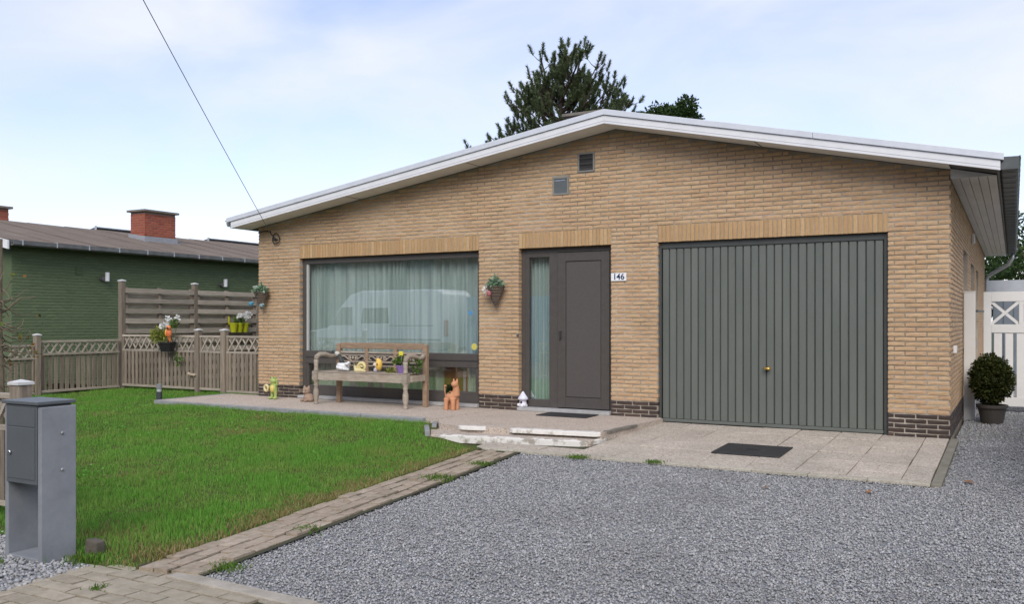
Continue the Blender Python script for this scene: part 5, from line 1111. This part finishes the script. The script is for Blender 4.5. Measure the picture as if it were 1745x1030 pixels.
leaf_tree('broadleaf_tree', -21.9, 24, 10.0, 1.0, 'small treetop barely showing left of the pine above the roof', TREEL, 4, 2500, .14, lobes=8)
leaf_tree('broadleaf_tree', .6, 27, 5.6, 2.6, 'dark tree beyond the shed at the right edge', TREEL, 8, 9000, .15, lobes=18)
leaf_tree('broadleaf_tree', -1.3, 31, 4.9, 2.2, 'lower dark tree beyond the house corner and the shed', TREEL, 11, 6000, .15, lobes=14)

# straggly climber at the left edge
cl_ = thing('climbing_shrub', (-9.15, -5.1, -.06), 'straggly bare twigged climber with few leaves on an old trunk at left', 'shrub')
cw = MB(); r4 = random.Random(9); cxx, cyy = -9.02, -5.30
cw.tube([(cxx, cyy, -.1), (cxx+.02, cyy, .5), (cxx-.01, cyy, 1.2), (cxx+.01, cyy, 2.1)], [.065, .058, .05, .042], 10)
LP = []
for i in range(80):
    z = r4.choice([r4.uniform(.95, 1.65), r4.uniform(1.15, 1.5), r4.uniform(.5, 1.0)]); p = Vector((cxx+r4.uniform(-.05, .05), cyy+r4.uniform(-.05, .05), z)); d = Vector((r4.uniform(-1, 1), r4.uniform(-1, 1), r4.uniform(-.6, .5))).normalized(); pts = [p]; L0 = r4.uniform(.12, .26)
    for k in range(5): d = (d+Vector((r4.gauss(0, .55), r4.gauss(0, .55), r4.gauss(0, .5)))).normalized(); pts.append(pts[-1]+d*L0*.32)
    cw.tube(pts, [.009, .008, .007, .005, .004, .003], 4, cap=False)
    if r4.random() < .22: LP.append(pts[-1])
for p_ in ([(0, 0, 1.45), (.10, .05, 1.62), (.15, .08, 1.72)], [(0, 0, .75), (.14, .08, .92), (.28, .14, 1.12)]): cw.tube([(cxx+q[0], cyy+q[1], q[2]) for q in p_], [.008, .006, .003], 4); LP.append(Vector((cxx+p_[-1][0], cyy+p_[-1][1], p_[-1][2])))
cw.build('trunk', mat('twig_bark', (.23, .185, .13), (.13, .105, .07), 12, .9, .6, 40, stretch=(4, 4, 1)), cl_, fix=False)
Lp = np.repeat(np.array([tuple(p) for p in LP]), 5, 0)+rng.normal(0, .025, (len(LP)*5, 3)); v, t3 = leafcloud(Lp, rng.normal(size=Lp.shape), .05, .5, .6); npmesh('leaves', v, t3, leafmat('autumn_leaf', [(.22, .07, .02), (.10, .14, .03), (.07, .11, .03), (.28, .16, .05)], .25), cl_, off=absloc(cl_))

# ------------------------------------------------------------------ small weeds and fallen leaves
def weed(x, y, z, r, n, label, m=WEED, h=.05):
    q = rng.normal(0, r*.5, (n, 2))+(x, y); V, F = blades(q, rng.uniform(h*.4, h, n), rng.uniform(.004, .010, n), zf=lambda a, b: z, lean=1.2)
    tag(npmesh('weed', V, F, m), label, 'weed', kind='stuff')
weed(-4.62, -7.42, -.105, .12, 260, 'green weed tuft growing at the foot of the mailbox slab', h=.06)
weed(-5.0, -7.78, -.105, .10, 160, 'small weed in the gravel before the mailbox', h=.05)
weed(-2.98, -2.63, -.075, .09, 160, 'small weed on the apron edge left of the inspection cover', h=.03)
weed(-3.75, -2.66, -.085, .10, 180, 'grass tuft where the apron edge meets the gravel below the steps', h=.04)
weed(-4.27, -4.35, -.085, .13, 260, 'weeds beside the middle of the brick path', h=.055)
weed(-4.36, -3.5, -.085, .10, 160, 'sparse weeds beside the upper brick path', h=.045)
weed(-3.98, -6.3, -.09, .10, 150, 'sparse weeds beside the lower brick path', h=.045)
weed(-3.75, -7.18, -.09, .10, 140, 'weeds in the gravel corner at the start of the path', h=.04)
weed(-4.05, -7.75, -.10, .05, 60, 'single bright grass tuft between the street pavers', h=.03)

# ------------------------------------------------------------------ across the street (mirrored in the panes) and an unseen hedge added at right to shade the gravel
van = thing('parked_van', (-21.7, -17.8, -.2), 'white high roofed panel van mirrored in the picture window', 'van')
VW = mat('van_white', (.78, .79, .80), (.74, .75, .76), 2, .25, coat=.4); vy0, vy1 = -18.85, -16.85; vz = -.2
def vprof(p): return [(x, z+vz) for x, z in p]
MB().prism(vprof([(-25.05, .42), (-25.08, .85), (-24.85, 1.08), (-24.05, 1.22), (-23.35, 2.10), (-22.9, 2.52), (-22.3, 2.66), (-18.75, 2.66), (-18.5, 2.5), (-18.42, .42)]), vy0, vy1).build('body', VW, van, bevel=.07)
for x in (-24.0, -19.6):
    for y in (vy0+.02, vy1-.20):
        wh = MB().lathe([(.20, 0), (.34, .02), (.355, .06), (.355, .16), (.34, .20), (.20, .22)], (x, y+.22, vz+.355), 20, M=Matrix.Rotation(R(90), 4, 'X')).build('wheel', BLACK, van); MB().lathe([(.19, -.01), (.19, .03), (.05, .05)], (x, y+(.23 if y > -18 else 0.0), vz+.355), 14, M=Matrix.Rotation(R(90), 4, 'X')).build('rim', CHROME, wh)
VG = mat('van_glass', (.012, .015, .017), None, rough=.1)
for poly, nm in (([(-23.95, 1.30), (-23.32, 2.02), (-22.78, 2.02), (-22.78, 1.30)], 'cab_window'), ([(-22.35, 1.38), (-22.25, 1.98), (-21.05, 1.98), (-20.98, 1.38)], 'side_window')): MB().prism(vprof(poly), vy1-.01, vy1+.004).build(nm, VG, van)
MB().add([(x, y, z+vz) for x, y, z in [(-24.06, vy0+.15, 1.245), (-24.06, vy1-.15, 1.245), (-23.38, vy1-.2, 2.10), (-23.38, vy0+.2, 2.10)]], [(0, 1, 2, 3)]).build('windscreen', VG, van)
MB().prism(vprof([(-24.2, .72), (-18.6, .72), (-18.6, .80), (-24.2, .80)]), vy1-.01, vy1+.02).prism(vprof([(-21.0, 1.28), (-18.9, 1.28), (-18.9, 1.31), (-21.0, 1.31)]), vy1-.01, vy1+.008).build('side_moulding', mat('van_grey', (.12, .12, .125), None, rough=.5), van)
MB().box(-25.14, -24.8, vy0+.08, vy1-.08, vz+.28, vz+.62).build('bumper', MATS['van_grey'], van, bevel=.05); MB().box(-18.46, -18.36, vy1-.16, vy1+.002, vz+.9, vz+1.5).build('tail_light', mat('tail_red', (.4, .02, .02), None, rough=.2), van); MB().box(-25.0, -24.65, vy1-.22, vy1+.004, vz+.9, vz+1.08).build('headlight', CHROME, van, bevel=.03)
for x in (-22.0, -20.4, -19.0): MB().bar((x, vy0+.1, vz+2.74), (x, vy1-.1, vz+2.74), .05, .04).build('roof_bar', GUTTER, van)
bc = thing('blue_container', (-15.0, -18.2, -.2), 'blue steel container mirrored in the sidelight of the door', 'container')
MB().box(-17.6, -12.2, -19.4, -17.05, -.2, 2.15).build('shell', mat('container_blue', (.07, .19, .36), (.06, .16, .31), 3, .5), bc)
for i in range(24): MB().box(-17.5+.222*i, -17.38+.222*i, -17.05, -17.02, -.1, 2.05).build('corrugation', MATS['container_blue'], bc)
oh = thing('terraced_house', (-18, -27, -.2), 'two storey brown brick house across the street mirrored in the glass', 'house')
MB().box(-48, 14, -32, -24, -.3, 5.6).build('wall', mat('opposite_brick', (.17, .12, .085), (.12, .085, .06), 6, .9, .4, 30), oh); MB().prism([(-24.0+.5, 5.6), (-28, 8.4), (-32.5, 5.6)], -48.4, 14.4, 'x').build('roof', mat('opposite_tile', (.10, .06, .045), (.07, .045, .035), 8, .9), oh)
for i in range(12):
    for z in (.8, 3.4):
        f_ = MB().box(-45.5+5*i, -43.7+5*i, -24.02, -23.98, z, z+1.5).build('window', MATS['brown_frame'], oh); MB().box(-45.4+5*i, -43.8+5*i, -23.99, -23.97, z+.1, z+1.4).build('pane', VG, f_)
he = thing('shade_hedge', (1.8, -1, -.08), 'unseen dark conifer hedge added right of the driveway to shade the gravel', 'hedge')
nh = 9000; q = np.stack([rng.uniform(.95, 2.1, nh), rng.uniform(-4.0, 1.4, nh), rng.uniform(-.05, 1.45, nh)], 1); face = rng.integers(0, 3, nh); q[face == 0, 0] = .95+rng.random((face == 0).sum())*.15; q[face == 1, 2] = 1.38+rng.random((face == 1).sum())*.15
q[:, 0] += .06*np.sin(q[:, 1]*3)+.05*np.sin(q[:, 2]*4); v, t3 = leafcloud(q, np.column_stack([np.full(nh, -.7), np.zeros(nh), np.full(nh, .5)]), .14, .7, .5); npmesh('foliage', v, t3, DKLEAF, he, off=absloc(he))
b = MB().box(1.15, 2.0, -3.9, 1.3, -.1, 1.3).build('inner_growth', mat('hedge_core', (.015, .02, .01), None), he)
for i in range(6): MB().tube([(1.55, -3.7+i*.95, -.15), (1.55, -3.7+i*.95, 1.3)], [.05, .02], 6).build('trunk', BARK, he)

# fallen leaves on the drive
lfm = mat('dead_leaf', (.30, .14, .06), (.20, .09, .04), 20, .8); lf0 = None
for i, (x, y, w_) in enumerate([(-1.75, -3.35, 'on the gravel below the inspection cover'), (-1.0, -3.15, 'on the gravel below the right half of the apron'), (-.32, -2.35, 'beside the right edging of the apron')]):
    zz = zgrav(x, y)+.012; a_ = i*1.3; s_ = .035+.008*(i % 3); b = MB()
    pts = [(-1, 0, 0), (-.4, .45, .25), (.3, .5, .1), (1, .05, .3), (.35, -.5, .3), (-.45, -.4, .1)]; top = [(x+(p[0]*math.cos(a_)-p[1]*math.sin(a_))*s_, y+(p[0]*math.sin(a_)+p[1]*math.cos(a_))*s_, zz+p[2]*s_) for p in pts]
    b.add(top+[(p[0], p[1], p[2]-.0015) for p in top], [(0, 1, 5), (1, 2, 4, 5), (2, 3, 4), (6, 11, 7), (7, 11, 10, 8), (8, 10, 9)]+[(k, k+6, (k+1) % 6+6, (k+1) % 6) for k in range(6)])
    tag(b.build('fallen_leaf', lfm), 'small brown fallen leaf '+w_, 'leaf', 'fallen leaves on the gravel')
